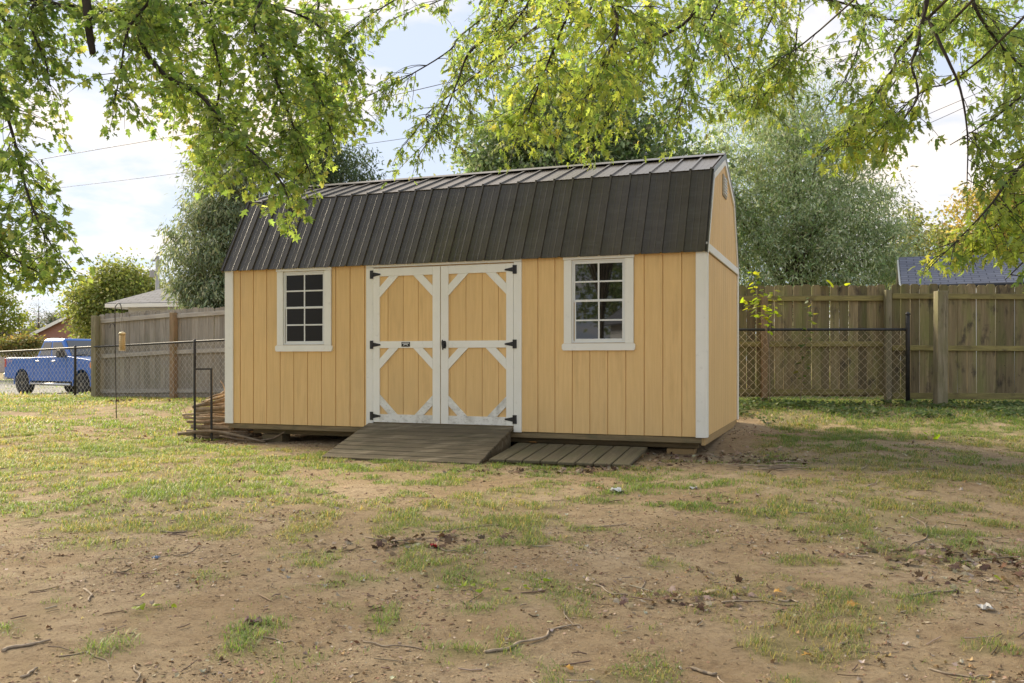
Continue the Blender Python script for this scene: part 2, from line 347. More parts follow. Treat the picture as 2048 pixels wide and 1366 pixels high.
strip('pavement', np.array([-16.5, 31.0])-hd*60, np.array([-16.5, 31.0])+hd*16, 17, 18.4, M['concrete'], .08, 40)

# ------------------------------------------------------------------ the shed (10 x 20 ft lofted barn)
TH = .355; SX, SY = -3.72, 11.562; SZ = .10; WB = CAMZ-.838-SZ           # WB: siding bottom above the shed's base
LEN, DEP, HW = 6.154, 3.05, 1.975; KU, KW, RW = .498, 2.938, 3.307
shed = empty('garden_shed', (SX, SY, SZ), -TH)
tag(shed, 'tan wooden barn shed with white trim and dark gambrel metal roof', 'shed')
G0, GS = .222, .2032; gap = .0045; FT = .014
def sw(u, v): return np.array([SX+u*math.cos(TH)+v*math.sin(TH), SY-u*math.sin(TH)+v*math.cos(TH)])
cuts = [(.80, 1.59, .935, HW), (4.60, 5.395, .935, HW), (2.09, 4.09, -1, HW)]
# front wall
fw = MB().box(.02, LEN-.02, .0, .07, WB, WB+HW, 0).obj('wall', M['tan'], shed)
edges = [.05]+[G0+i*GS for i in range(29)]+[LEN-.05]
for a, b in zip(edges[:-1], edges[1:]):
    a += gap; b -= gap
    done = False
    for (u0, u1, w0, w1) in cuts:                                        # boards notched round an opening are cut in one piece
        if w0 < 0:
            if a > u0 and b < u1: done = True
            continue
        r, s = WB, WB+HW+.02
        if a > u0 and b < u1: poly = [(a, r), (b, r), (b, r+w0), (a, r+w0)]
        elif a < u0 < b: poly = [(a, r), (b, r), (b, r+w0), (u0, r+w0), (u0, s), (a, s)]
        elif a < u1 < b: poly = [(a, r), (b, r), (b, s), (u1, s), (u1, r+w0), (a, r+w0)]
        else: continue
        MB().prism(poly, -FT, .001).obj('siding_board', M['tan'], fw); done = True
    if done: continue
    u0, u1 = cuts[2][:2]
    if a < u0 < b: b = u0
    if a < u1 < b: a = u1
    if b-a > .015: MB().box(a, b, -FT, .001, WB, WB+HW+.02, .002).obj('siding_board', M['tan'], fw)
# right gable wall: lower boards and gable boards
rw = MB().box(LEN-.075, LEN-.004, .07, DEP-.02, WB, WB+HW, 0).obj('wall', M['tan'], shed)
gw_poly = [(.05, HW), (KU+.03, KW-.03), (DEP/2, RW-.04), (DEP-KU-.03, KW-.03), (DEP-.05, HW)]
Mx = Matrix(((0, 1, 0, 0), (1, 0, 0, 0), (0, 0, 1, WB), (0, 0, 0, 1)))      # (v, thickness along u, w)
gwl = MB().prism(gw_poly, LEN-.075, LEN-.004, Mx).obj('gable_wall', M['tan'], shed)
lw = MB().box(.004, .075, .07, DEP-.02, WB, WB+HW, 0).obj('wall', M['tan'], shed)
MB().prism(gw_poly, .004, .075, Mx).obj('gable_wall', M['tan'], shed)
MB().box(.02, LEN-.02, DEP-.07, DEP, WB, WB+HW, 0).obj('wall', M['tan'], shed)
def gtop(v):
    v = min(v, DEP-v)
    return HW+(KW-HW)*(v-0)/(KU)-.03 if v < KU else KW+(RW-KW)*(v-KU)/(DEP/2-KU)-.05
ev = [.02]+list(np.arange(.085, DEP-.03, GS))+[DEP-.02]
for a, b in zip(ev[:-1], ev[1:]):
    a += gap; b -= gap
    MB().box(LEN-.005, LEN+.010, a, b, WB, WB+HW+.005, .002).obj('siding_board', M['tan'], rw)
    if a > .05 and b < DEP-.05:
        pts = [(a, HW+.10), (b, HW+.10), (b, gtop(b))]
        for k in (KU, DEP/2, DEP-KU):
            if a < k < b: pts.append((k, gtop(k)))
        pts.append((a, gtop(a)))
        if gtop(a) > HW+.12 and gtop(b) > HW+.12: MB().prism(pts, LEN-.006, LEN+.014, Mx).obj('siding_board', M['tan'], gwl)
def part(name, mat, parent, *a, b=.003): return MB().box(*a, b).obj(name, mat, parent)
T0, T1 = -FT-.021, -FT+.002
# corner boards, band and rake trim
part('corner_board', M['white'], shed, -.005, .122, T0, T1-.004, WB-.004, WB+HW+.01)
part('corner_board', M['white'], shed, LEN-.092, LEN+.012, T0, T1-.004, WB-.006, WB+HW+.01)
part('corner_board', M['white'], shed, LEN+.0105, LEN+.031, T0+.002, .066, WB-.004, WB+HW+.01)
part('corner_board', M['white'], shed, LEN+.0105, LEN+.031, DEP-.075, DEP+.006, WB-.004, WB+HW+.01)
part('band_board', M['white'], shed, LEN+.0125, LEN+.034, -.02, DEP+.02, WB+HW+.012, WB+HW+.10)
def rake(p, q, side):
    (v0, w0), (v1, w1) = p, q; d = Vector((v1-v0, w1-w0)).normalized(); n = Vector((-d.y, d.x))*(-.085)
    if n.y > 0: n = -n
    u0 = LEN+.015 if side else -.035
    MB().prism([(v0, w0-.016), (v1, w1-.016), (v1+n.x, w1+n.y-.016), (v0+n.x, w0+n.y-.016)], u0, u0+.018, Mx).obj('rake_board', M['white'], shed)
prof = [(-.05, HW), (KU, KW), (DEP/2, RW), (DEP-KU, KW), (DEP+.05, HW)]
for i in range(4): rake(prof[i], prof[i+1], True)
# louvred gable vent
vent = MB().box(LEN+.013, LEN+.03, DEP/2-.17, DEP/2+.17, WB+RW-.50, WB+RW-.24, .004).obj('gable_vent', M['rail_grey'], shed)
for k in range(6):
    z = WB+RW-.475+k*.036
    MB().box(LEN+.028, LEN+.042, DEP/2-.14, DEP/2+.14, z, z+.017, .002).obj('louvre', M['vinyl'] if k % 1 == 0 else M['black_iron'], vent)
# sill skids, blocks
part('sill_beam', M['sill'], shed, .03, LEN-.002, -.005, .085, WB-.068, WB-.006, b=.004)
part('rim_board', M['sill_fresh'], shed, LEN-.036, LEN+.003, -.006, DEP, WB-.090, WB-.005, b=.004)
part('sill_beam', M['sill'], shed, .03, LEN-.04, DEP-.09, DEP-.004, WB-.14, WB-.006, b=.004)
part('floor_deck', M['sill'], shed, .04, LEN-.04, .09, DEP-.095, WB-.05, WB-.004, b=0)
for v in (.22, 1.05, 1.9, 2.7): part('skid', M['sill'], shed, .25, LEN-.10, v, v+.09, WB-.145, WB-.052, b=.006)
for u in (.45, 2.2, 4.2, 5.72):
    for v in (.16, 1.9, 2.6):
        g = sw(u+.15, v+.1); z0 = gzf(*g)-SZ-.06
        part('support_block', M['sill_fresh'] if u > 5 else M['sill'], shed, u, u+.3, v-.02, v+.17, z0, WB-.147, b=.006)
# windows
def window(u0, u1, w0, w1, dirt, name='window'):
    """opening u0..u1, w0..w1"""
    w_ = empty(name, (0, 0, 0)); w_.parent = shed
    z = lambda w: WB+w
    part('casing', M['white'], w_, u0-.092, u0-.002, T0, T1, z(w0-.005), z(w1+.002))
    part('casing', M['white'], w_, u1+.002, u1+.097, T0, T1, z(w0-.005), z(w1+.002))
    part('head_casing', M['white'], w_, u0-.10, u1+.105, T0-.008, T1, z(w1+.004), z(w1+.062))
    sl = MB().prism([(u0-.098, z(w0-.085)), (u1+.103, z(w0-.085)), (u1+.115, z(w0-.065)), (u1+.115, z(w0-.022)), (u1+.098, z(w0-.007)), (u0-.094, z(w0-.007)), (u0-.112, z(w0-.022)), (u0-.112, z(w0-.065))], T0-.009, T1).obj('sill_board', M['white'], w_)
    wm = (w0+w1)/2+.005
    fr = .018
    # vinyl frame
    for a in ((u0, u0+fr, w0, w1), (u1-fr, u1, w0, w1), (u0+fr, u1-fr, w1-fr, w1), (u0+fr, u1-fr, w0, w0+fr)):
        part('frame', M['vinyl'], w_, a[0], a[1], -.020, .006, z(a[2]), z(a[3]), b=.002)
    for up in (1, 0):
        a0, a1 = (wm-.014, w1-fr) if up else (w0+fr, wm+.014)
        y0, y1 = (-.0125, -.0015) if up else (-.0195, -.0125)
        s0, s1 = (u0+fr, u1-fr) if up else (u0+fr+.012, u1-fr)
        sh = empty('sash', (0, 0, 0)); sh.parent = w_
        for q in ((s0, s0+.016, a0, a1), (s1-.014, s1, a0, a1), (s0+.016, s1-.014, a1-.026, a1), (s0+.016, s1-.014, a0, a0+.026)):
            part('sash_rail', M['vinyl'], sh, q[0], q[1], y0, y1, z(q[2]), z(q[3]), b=.002)
        p0, p1, q0, q1 = s0+.016, s1-.014, a0+.026, a1-.026; pc, qc = (p0+p1)/2, (q0+q1)/2; mh = .009
        part('muntin', M['vinyl'], sh, pc-mh, pc+mh, y0+.001, y1-.002, z(q0), z(q1), b=.001)
        part('muntin', M['vinyl'], sh, p0, pc-mh, y0+.001, y1-.002, z(qc-mh), z(qc+mh), b=.001)
        part('muntin', M['vinyl'], sh, pc+mh, p1, y0+.001, y1-.002, z(qc-mh), z(qc+mh), b=.001)
        for (c0, c1) in ((p0, pc-mh), (pc+mh, p1)):
            for (d0, d1) in ((q0, qc-mh), (qc+mh, q1)):
                part('pane', M['screen'] if dirt else M['glass'], sh, c0, c1, y1-.0025, y1-.0008, z(d0), z(d1), b=0)
    return w_
window(.888, 1.490, 1.010, 1.930, True)
window(4.690, 5.294, 1.012, 1.935, False)
# door frame and double doors
dfm = empty('door_frame', (0, 0, 0)); dfm.parent = shed
part('jamb_board', M['white'], dfm, 2.084, 2.180, T0-.003, T1, WB-.004, WB+1.94)
part('jamb_board', M['white'], dfm, 4.000, 4.095, T0-.003, T1, WB-.006, WB+1.94)
MB().prism([(2.084, WB+1.943), (4.095, WB+1.943), (4.095, WB+1.965), (4.108, WB+1.985), (4.108, WB+2.0), (2.07, WB+2.0), (2.07, WB+1.985), (2.084, WB+1.965)], T0-.004, T1).obj('head_board', M['white'], dfm)
part('threshold', M['sill'], dfm, 2.182, 3.998, -.03, .001, WB-.004, WB+.060, b=.002)
def door(u0, u1, hinge_left):
    d = empty('door', (0, 0, 0)); d.parent = shed
    z0, z1 = WB+.066, WB+1.928; st = .088; ia, ib = u0+st, u1-st-.010*(1 if hinge_left else 0)
    if not hinge_left: ia, ib = u0+st+.008, u1-st
    # tan plank panel behind
    part('backing', M['tan'], d, u0+.004, u1-.004, -.012, -.001, z0+.003, z1-.003, b=0)
    pe = [u0+.01]+[u0+.01+x for x in ((.185, .39, .59, .79) if hinge_left else (.10, .305, .51, .715))]+[u1-.01]
    for a, b in zip(pe[:-1], pe[1:]): part('panel_board', M['tan'], d, a+.003, b-.003, -.022, -.0125, z0+.006, z1-.006, b=.002)
    f0, f1 = -.042, -.0225
    part('stile', M['white'], d, u0, ia, f0, f1, z0, z1); part('stile', M['white'], d, ib, u1, f0, f1, z0, z1)
    rails = [(z0, z0+.098, 'white_dirty'), (WB+.962, WB+1.045, 'white'), (z1-.098, z1, 'white')]
    for a, b, mt in rails: part('rail', M[mt], d, ia+.001, ib-.001, f0+.001, f1, a, b)
    for (lo, hi) in ((z0+.098, WB+.962), (WB+1.045, z1-.098)):
        for sx in (0, 1):
            for sz in (0, 1):
                if sz == 0 and lo > WB+1: continue
                X = ia+.001 if sx == 0 else ib-.001; ex = 1 if sx == 0 else -1; Z = lo+.001 if sz == 0 else hi-.001; ez = 1 if sz == 0 else -1
                o, i = .128, .252
                if sz == 0: o, i = .118, .235
                P = [(X+ex*o, Z), (X+ex*i, Z), (X, Z+ez*i), (X, Z+ez*o)]
                MB().prism(P if ex*ez < 0 else P[::-1], f0+.0015, f1).obj('brace', M['white_dirty'] if sz == 0 and lo < WB+.5 else M['white'], d)
    hx = u0-.002 if hinge_left else u1+.002; e = 1 if hinge_left else -1
    for w in (1.855, 1.003, .140):
        zz = WB+w
        h = MB().box(hx-e*.040, hx-e*.004, f0-.005, T0-.0035, zz-.05, zz+.05, .002).obj('hinge', M['black_iron'], d)
        MB().prism([(hx+e*.004, zz-.027), (hx+e*.105, zz-.008), (hx+e*.105, zz+.008), (hx+e*.004, zz+.027)][::e], f0-.006, f0-.0005).obj('hinge_strap', M['black_iron'], d)
        MB().tube([(hx, f0-.008, zz-.05), (hx, f0-.008, zz+.05)], .0075, 8).obj('hinge_pin', M['black_iron'], d)
    return d
dl = door(2.183, 3.077, True); dr = door(3.087, 3.998, False)
part('astragal', M['sill_fresh'], dr, 3.0772, 3.0868, -.030, -.006, WB+.07, WB+1.925, b=.001)
# latch handle on the right leaf: plate, pivot and T handle
hz = WB+1.0
MB().prism([(3.112, hz-.045), (3.150, hz-.045), (3.158, hz-.02), (3.158, hz+.02), (3.150, hz+.045), (3.112, hz+.045), (3.104, hz+.02), (3.104, hz-.02)], -.048, -.0415).obj('latch_plate', M['black_iron'], dr)
MB().tube([(3.131, -.05, hz), (3.131, -.085, hz)], .010, 8).tube(smooth_path([(3.131, -.085, hz+.055), (3.128, -.092, hz+.03), (3.131, -.088, hz), (3.136, -.092, hz-.03), (3.133, -.084, hz-.06)], 3), [.006, .008, .009, .01, .011, .012, .012, .012, .011, .010, .009, .008, .006], 8).obj('latch_handle', M['black_iron'], dr, True)
# small maker's plate with a pale emblem
badge = part('maker_plate', M['black_iron'], dl, 2.570, 2.684, -.046, -.0412, WB+.978, WB+1.034, b=.002)
em = MB(); em.box(2.582, 2.672, -.0472, -.0461, WB+1.016, WB+1.025)
em.prism([(2.596, WB+.992), (2.606, WB+.992), (2.612, WB+1.001), (2.642, WB+1.001), (2.648, WB+.992), (2.658, WB+.992), (2.650, WB+1.008), (2.604, WB+1.008)], -.0472, -.0461)
em.obj('emblem', M['vinyl'], badge)
# gambrel metal roof: four slopes of ribbed panels
roof = empty('roof', (0, 0, 0)); roof.parent = shed
def slope(p, q, mat, lap):
    p = Vector((0, p[0], p[1]+WB)); q = Vector((0, q[0], q[1]+WB)); d = (q-p); ln = d.length; d.normalize(); n = Vector((1, 0, 0)).cross(d)
    if n.z < 0: n = -n
    u = -.032; end = LEN+.032; pw = .9144
    while u < end-.02:
        u1 = min(u+pw, end); xs = []
        k = 0
        # ribs every 9 in, two small stiffening beads between
        r0 = u
        pts = []
        while r0 < u1-.01:
            for dx, hh in ((0, .0), (.0035, .018), (.026, .018), (.0295, 0), (.092, 0), (.100, .0015), (.106, .0015), (.112, 0), (.160, 0), (.166, .0015), (.172, .0015), (.178, 0)):
                if r0+dx < u1-.002: pts.append((r0+dx, hh))
            r0 += .2286
        pts.append((u1-.0005, 0))
        V = []; F = []
        m = len(pts)
        for (t, off) in ((-.015, lap), (ln+.012, lap)):
            for (x, hh) in pts: V.append(Vector((x, 0, 0))+p+d*t+n*(.012+hh+off))
        for (t, off) in ((-.015, lap), (ln+.012, lap)):
            for (x, hh) in pts: V.append(Vector((x, 0, 0))+p+d*t+n*(.009+hh+off))
        for i in range(m-1):
            F += [(i, i+1, m+i+1, m+i), (2*m+i, 3*m+i, 3*m+i+1, 2*m+i+1), (i, 2*m+i, 2*m+i+1, i+1), (m+i, m+i+1, 3*m+i+1, 3*m+i)]
        F += [(0, m, 3*m, 2*m), (m-1, 3*m-1, 4*m-1, 2*m-1)]
        b = MB(); b.add(V, F); b.obj('roof_panel', mat, roof)
        u += pw
    # decking under
    b = MB(); e = [Vector((x, 0, 0))+p+d*t+n*o for x in (-.02, LEN+.014) for t in (.0, ln) for o in (-.004, .008)]
    b.add(e, [(0, 1, 3, 2), (4, 6, 7, 5), (0, 4, 5, 1), (2, 3, 7, 6), (1, 5, 7, 3), (0, 2, 6, 4)]); b.obj('roof_deck', M['sill'], roof)
slope(prof[0], prof[1], M['roof'], 0); slope(prof[1], prof[2], M['roof'], .006)
slope(prof[4], prof[3], M['roof'], 0); slope(prof[3], prof[2], M['roof'], .006)
# ridge cap, knee drip edge, rake flashing
rc = [(DEP/2-.16, RW-.046), (DEP/2, RW+.012), (DEP/2+.16, RW-.046)]
def fold(name, pts, u0, u1, th, mat, up=.032):
    b = MB(); P = [Vector((v, w+up)) for v, w in pts]; m = len(P); V = []; F = []
    for u in (u0, u1):
        for o in (0, th):
            V += [(u, q.x, q.y+WB+o) for q in P]
    for i in range(m-1):
        F += [(i, i+1, 2*m+i+1, 2*m+i), (m+i, 3*m+i, 3*m+i+1, m+i+1), (i, m+i, m+i+1, i+1), (2*m+i, 2*m+i+1, 3*m+i+1, 3*m+i)]
    F += [(0, 2*m, 3*m, m), (m-1, 2*m-1, 4*m-1, 3*m-1)]
    b.add(V, F); return b.obj(name, mat, roof)
fold('ridge_cap', rc, -.036, LEN+.036, .004, M['roof'])
for i in range(4):
    (v0, w0), (v1, w1) = prof[i], prof[i+1]
    d = Vector((v1-v0, w1-w0)); ln = d.length; d.normalize(); n = Vector((-d.y, d.x)); n = n if n.y > 0 else -n
    P = [Vector((v0, w0))-d*.012+n*(-.028), Vector((v1, w1))+n*(-.028), Vector((v1, w1))+n*.034, Vector((v0, w0))-d*.012+n*.034]
    for u0, u1 in ((LEN+.033, LEN+.036), (-.036, -.033)): MB().prism([(q.x, q.y) for q in P], u0, u1, Mx).obj('rake_flashing', M['roof'], roof)
# ------------------------------------------------------------------ ramp and deck section in front of the doors
rp = empty('door_ramp', (*sw(3.065, -.6), gzf(*sw(3.065, -.6))), -TH); tag(rp, 'wide wooden ramp of weathered planks leading up to the double doors', 'ramp')
rz = rp.location.z; ra = (2.13-3.065, 4.00-3.065); vb, vf = .60-.052, -.50; zb, zf = SZ+WB+.058-rz, .115-rz
nl = 9
dvr = (vf-vb)/nl; dzr = (zf-zb)/nl; sl = math.atan2(zf-zb, vf-vb)
pl_len = math.hypot(dvr, dzr)
for i in range(nl):
    c = Vector(((ra[0]+ra[1])/2, vb+dvr*(i+.5), zb+dzr*(i+.5)))
    b = MB().box(-(ra[1]-ra[0])/2-.004*((i*7) % 3), (ra[1]-ra[0])/2+.004*((i*5) % 3), -pl_len/2+.0055, pl_len/2-.0055, -.034, 0, .004)
    b.obj('plank', M['ramp'], rp, loc=c, rot=(math.atan2(-dzr, -dvr), 0, 0))
for x in (ra[0]+.03, 0, ra[1]-.045):
    MB().prism([(vb-.01, zb-.036), (vf+.02, zf-.036), (vf+.02, zf-.06), (vb-.01, zf-.10)][::-1], x-.02, x+.02, Matrix(((0, 1, 0, 0), (1, 0, 0, 0), (0, 0, 1, 0), (0, 0, 0, 1)))).obj('stringer', M['ramp'], rp)
dk = empty('deck_section', (*sw(4.81, -.53), gzf(*sw(4.81, -.53))), -TH); tag(dk, 'low mossy deck panel of eight short planks on the ground beside the ramp', 'deck panel')
dz0 = dk.location.z; slp = math.atan2(.243-.150, .889)
for i in range(8):
    x0 = 4.066-4.81+i*.187
    MB().box(x0+.006, x0+.181, -.450+.006*((i*5) % 4), .445-.004*((i*3) % 3), -.032, 0, .006).obj('plank', M['deckp'], dk, loc=(0, 0, .199-dz0), rot=(slp, 0, 0))
for y in (-.33, .33):
    MB().box(4.09-4.81, 5.53-4.81, y-.02, y+.02, -.105, -.033, .003).obj('joist', M['sill_fresh'], dk, loc=(0, 0, .199-dz0), rot=(slp, 0, 0))
# ------------------------------------------------------------------ fences
def picket_mesh(w, h, t, mat, ear=.028):
    return MB().prism([(-w/2, 0), (w/2, 0), (w/2, h-ear), (w/2-ear, h), (-w/2+ear, h), (-w/2, h-ear)], -t/2, t/2).mesh('picket', mat)
def privacy(root, p0, p1, top0, top1, pw, gapw, mat, railm, rails, seedo, hvar=.02, lean=.004):
    p0 = np.array(p0, float); p1 = np.array(p1, float); d = p1-p0; ln = np.linalg.norm(d); ang = math.atan2(d[1], d[0]); n = int(ln/(pw+gapw)); rr = random.Random(seedo)
    h = 1.80; me = [picket_mesh(pw*k, h, .016, mat) for k in (1, .985, 1.01)]
    q = np.array([-d[1], d[0]])/ln                                       # points away from the camera
    root.location = (*p0, gzf(*p0)); rz0 = root.location.z
    for i in range(n):
        t = (i+.5)/n; c = d*t+q*(.012+rr.uniform(-.003, .003)); top = top0+(top1-top0)*t+rr.uniform(-hvar, hvar)
        link('picket', rr.choice(me), root, (c[0], c[1], top-h-rz0), (rr.uniform(-.006, .006), rr.uniform(-lean, lean), ang+(math.pi if rr.random() < .5 else 0)))
    for (a0, a1, t0, t1, hh) in rails:
        s = p0+d*t0-q*.018; e = p0+d*t1-q*.018; L_ = np.linalg.norm(e-s)
        b = MB().box(0, L_, -.019, .019, -hh/2, hh/2, .004)
        link('rail', b.mesh('rail', railm), root, (s[0]-p0[0], s[1]-p0[1], a0-rz0), (0, -math.atan2(a1-a0, L_), ang))
    return ang
def post(root, x, y, w, z0, z1, mat, ang=0, lean=0, dp=None):
    dp = dp or w
    o = MB().box(-w/2, w/2, -dp/2, dp/2, 0, z1-z0, .006).obj('post', mat, root, loc=(x-root.location.x, y-root.location.y, z0-root.location.z), rot=(0, lean, ang)); return o
# left: grey cedar fence
fl = empty('privacy_fence'); tag(fl, 'weathered grey picket fence behind the hanging bird feeder', 'fence')
A0, A1 = np.array([-8.78, 18.87]), np.array([-3.6, 16.62])
an = privacy(fl, A0, A1, 2.13, 2.30, .138, .002, M['fence_grey'], M['rail_grey'], [(1.985, 2.085, 0, .37, .085), (2.06, 2.19, .385, 1, .085), (1.235, 1.335, 0, .37, .085), (1.33, 1.43, .385, 1, .085), (.500, .545, 0, .37, .085), (.545, .61, .385, 1, .085)], 3)
post(fl, -8.80, 18.74, .135, gzf(-8.85, 18.82)-.05, 2.10, M['post_grey'], an); post(fl, -8.60, 18.95, .10, gzf(-8.6, 18.95)-.05, 2.06, M['post_brown'], an)
pq = A0+(A1-A0)*.377; post(fl, pq[0]-.03, pq[1]-.06, .115, gzf(*pq)-.05, 2.13, M['post_brown'], an)
# right: algae-stained fence, two bays of slightly different height
fr = empty('privacy_fence'); tag(fr, 'brown picket fence with green algae right of the shed, behind a chain-link fence', 'fence')
Bz = 14.35
an2 = privacy(fr, (3.2, Bz), (6.05, Bz), 2.385, 2.39, .143, .0035, M['fence_green'], M['rail_green'], [(2.165, 2.175, 0, 1, .085), (1.43, 1.435, 0, 1, .085), (.655, .66, 0, 1, .09)], 5, .012)
post(fr, 4.07, Bz-.05, .095, gzf(4.07, Bz)-.05, 2.20, M['post_brown']); post(fr, 6.04, Bz-.10, .095, gzf(6.04, Bz-.1)-.05, 2.30, M['post_grey'])
fr2 = empty('privacy_fence'); tag(fr2, 'dark green-brown picket fence with a thick square post at the right edge', 'fence')
privacy(fr2, (6.10, Bz-.1), (13.1, Bz-.40), 2.395, 2.345, .142, .004, M['fence_green'], M['rail_green'], [(2.20, 2.15, 0, 1, .085), (1.37, 1.33, 0, 1, .085), (.60, .58, 0, 1, .10)], 9, .012)
post(fr2, 6.62, 13.70, .160, gzf(6.62, 13.7)-.05, 2.24, M['post_grey'], 0, .004); post(fr2, 11.1, Bz-.45, .095, gzf(11.1, Bz-.4)-.05, 2.2, M['post_brown']); post(fr2, 8.75, Bz-.32, .095, gzf(8.75, Bz-.3)-.05, 2.2, M['post_brown'])
def chain(root, P0, P1, ztop0, ztop1, sag, posts, rail_r, mat, wire_r, hmesh, cell=.055):
    P0 = np.array(P0, float); P1 = np.array(P1, float); d = P1-P0; ln = np.linalg.norm(d); root.location = (*P0, gzf(*P0)); rz0 = root.location.z
    L0 = lambda x, y, z: (x-P0[0], y-P0[1], z-rz0)
    MB().tube([L0(*(P0+d*t), ztop0+(ztop1-ztop0)*t) for t in np.linspace(0, 1, 8)], rail_r, 8).obj('top_rail', M['black_pipe'], root, True)
    for (t, r, zt) in posts:
        x, y = P0+d*t; MB().tube([L0(x, y, gzf(x, y)-.05), L0(x, y, zt-.02), L0(x, y, zt)], [r, r, r*.75], 10).obj('post', M['black_pipe'], root, True)
    # woven mesh: zig-zag wires, neighbours hooked together
    n = int(ln/cell); q = np.array([-d[1], d[0]])/ln; V = []; F = []; rows = int(hmesh/cell)
    for i in range(n):
        pts = []
        for k in range(rows+1):
            t = (i+(.5 if (k+i) % 2 else -.5)*1.04+.5)/n; t = min(max(t, 0), 1); x, y = P0+d*t+q*.004*(1 if i % 2 else -1)
            z = ztop0+(ztop1-ztop0)*t+.012-sag*0-k*hmesh/rows
            pts.append(L0(x, y, max(z, gzf(x, y)-.01) if k == rows else z))
        v, f = tube_arr(pts, wire_r, 3, False); o = len(V); V += list(v); F += [tuple(a+o for a in g) for g in f]
    me = big_mesh('wire_mesh', np.array(V), np.array(F), mat); tag(link('wire_mesh', me, root), kind='stuff')
cl = empty('chain_link_fence'); tag(cl, 'black chain-link fence crossing the left lawn in front of the blue pickup', 'fence')
C0, C1 = np.array([-14.2, 21.7]), np.array([-3.9, 15.95])
tt = lambda x: (x-C0[0])/(C1[0]-C0[0])
chain(cl, C0, C1, 1.27, 1.60, 0, [(tt(-12.6), .024, 1.33), (tt(-9.36), .026, 1.47), (tt(-6.16), .026, 1.57), (.99, .026, 1.61)], .021, M['galv_pale'], .0029, 1.06, .065)
cr_ = empty('chain_link_fence'); tag(cr_, 'rusty chain-link fence with black top rail right of the shed', 'fence')
chain(cr_, (3.1, 13.93), (6.235, 13.93), 1.650, 1.655, 0, [(.995, .034, 1.885)], .021, M['galv'], .0042, 1.10, .062)
MB().lathe([(.036, 0), (.04, .01), (.036, .03), (.02, .045), (.005, .05)], 10).obj('post_cap', M['black_pipe'], cr_, True, loc=(3.135*.995, 0, 1.88-cr_.location.z))
# ------------------------------------------------------------------ firewood rack and stacked branches
rk = empty('firewood_rack', (-4.1, 11.62, gzf(-4.1, 11.62))); tag(rk, 'narrow black steel frame standing at the end of the branch pile', 'rack')
p = at(389.5, 740, 11.60); p2 = at(423, 740, 11.68); rz = rk.location.z
for (q_, yb) in ((p, 11.60), (p2, 11.68)):
    z0 = gzf(q_.x, yb)-.04
    MB().box(-.0125, .0125, -.0125, .0125, 0, p.z-z0, .002).obj('upright', M['black_pipe'], rk, loc=(q_.x+4.1, yb-11.62, z0-rz))
dd = p2-p; MB().box(-.0125, dd.length+.0125, -.0125, .0125, 0, .022, .002).obj('crossbar', M['black_pipe'], rk, loc=(p.x+4.1, p.y-11.62, p.z-rz+.001), rot=(0, 0, math.atan2(dd.y, dd.x)))
rr = random.Random(11)
def stick(name, pts, r0, r1, mat, n=7, jit=.12, sub=4):
    P = smooth_path(pts, sub); m = len(P); rad = [(r0+(r1-r0)*i/(m-1))*(1+rr.uniform(-jit, jit)) for i in range(m)]
    c = P.mean(0); o = MB(); o.tube([q-c for q in P], rad, n); return o.obj(name, mat, None, True, loc=c)
layer = 0; placed = 0
for row in range(13):
    zr = .035+row*.052
    for col_ in range(5):
        y = 11.80+col_*.19+rr.uniform(-.05, .05); r = rr.uniform(.014, .034) if row < 9 else rr.uniform(.008, .016)
        lt = -4.42+max(0, row-7)*.085+rr.uniform(0, .22)+(.12 if row in (3, 7) else 0); rt = -3.74+(y-11.7)*.34+rr.uniform(-.12, .02) if row > 2 else -3.5+(y-11.7)*.34
        if rt-lt < .2: continue
        tilt = rr.uniform(-.03, .05)+max(0, row-6)*.03
        g = gzf((lt+rt)/2, y)
        pts = [(lt, y+rr.uniform(-.03, .03), g+zr+rr.uniform(-.012, .012)), ((lt*2+rt)/3, y+rr.uniform(-.03, .03), g+zr+tilt*.4+rr.uniform(-.015, .015)), ((lt+2*rt)/3, y+rr.uniform(-.03, .03), g+zr+tilt*.8+rr.uniform(-.015, .015)), (rt, y+rr.uniform(-.03, .03), g+zr+tilt*1.1)]
        o = stick('branch', pts, r, r*rr.uniform(.65, 1.05), M['log'])
        tag(o, 'dry branch in the %s of the pile left of the shed' % ('bottom layers' if row < 4 else 'middle layers' if row < 9 else 'thin twiggy top layers'), 'branch', 'branches stacked beside the shed')
for (pts, r, lab) in (([at(440, 872, 11.75), at(490, 880, 11.6), at(540, 878, 11.45), at(570, 863, 11.35)], .014, 'pale bent branch poking out from under the shed near the branch pile'),
                 ([at(356, 868, 11.55), at(420, 862, 11.6), at(480, 872, 11.55), at(530, 884, 11.4)], .022, 'long thick branch lying at the bottom of the branch pile'),
                 ([at(449, 822, 11.9), at(450, 790, 11.9), at(447, 772, 11.9), at(441, 762, 11.9)], .007, 'thin twig sticking straight up beside the white corner board'),
                 ([at(376, 835, 11.8), at(366, 815, 11.8), at(355, 797, 11.8)], .005, 'thin twig leaning up out of the branch pile')):
    tag(stick('branch', pts, r, r*.6, M['log']), lab, 'branch')
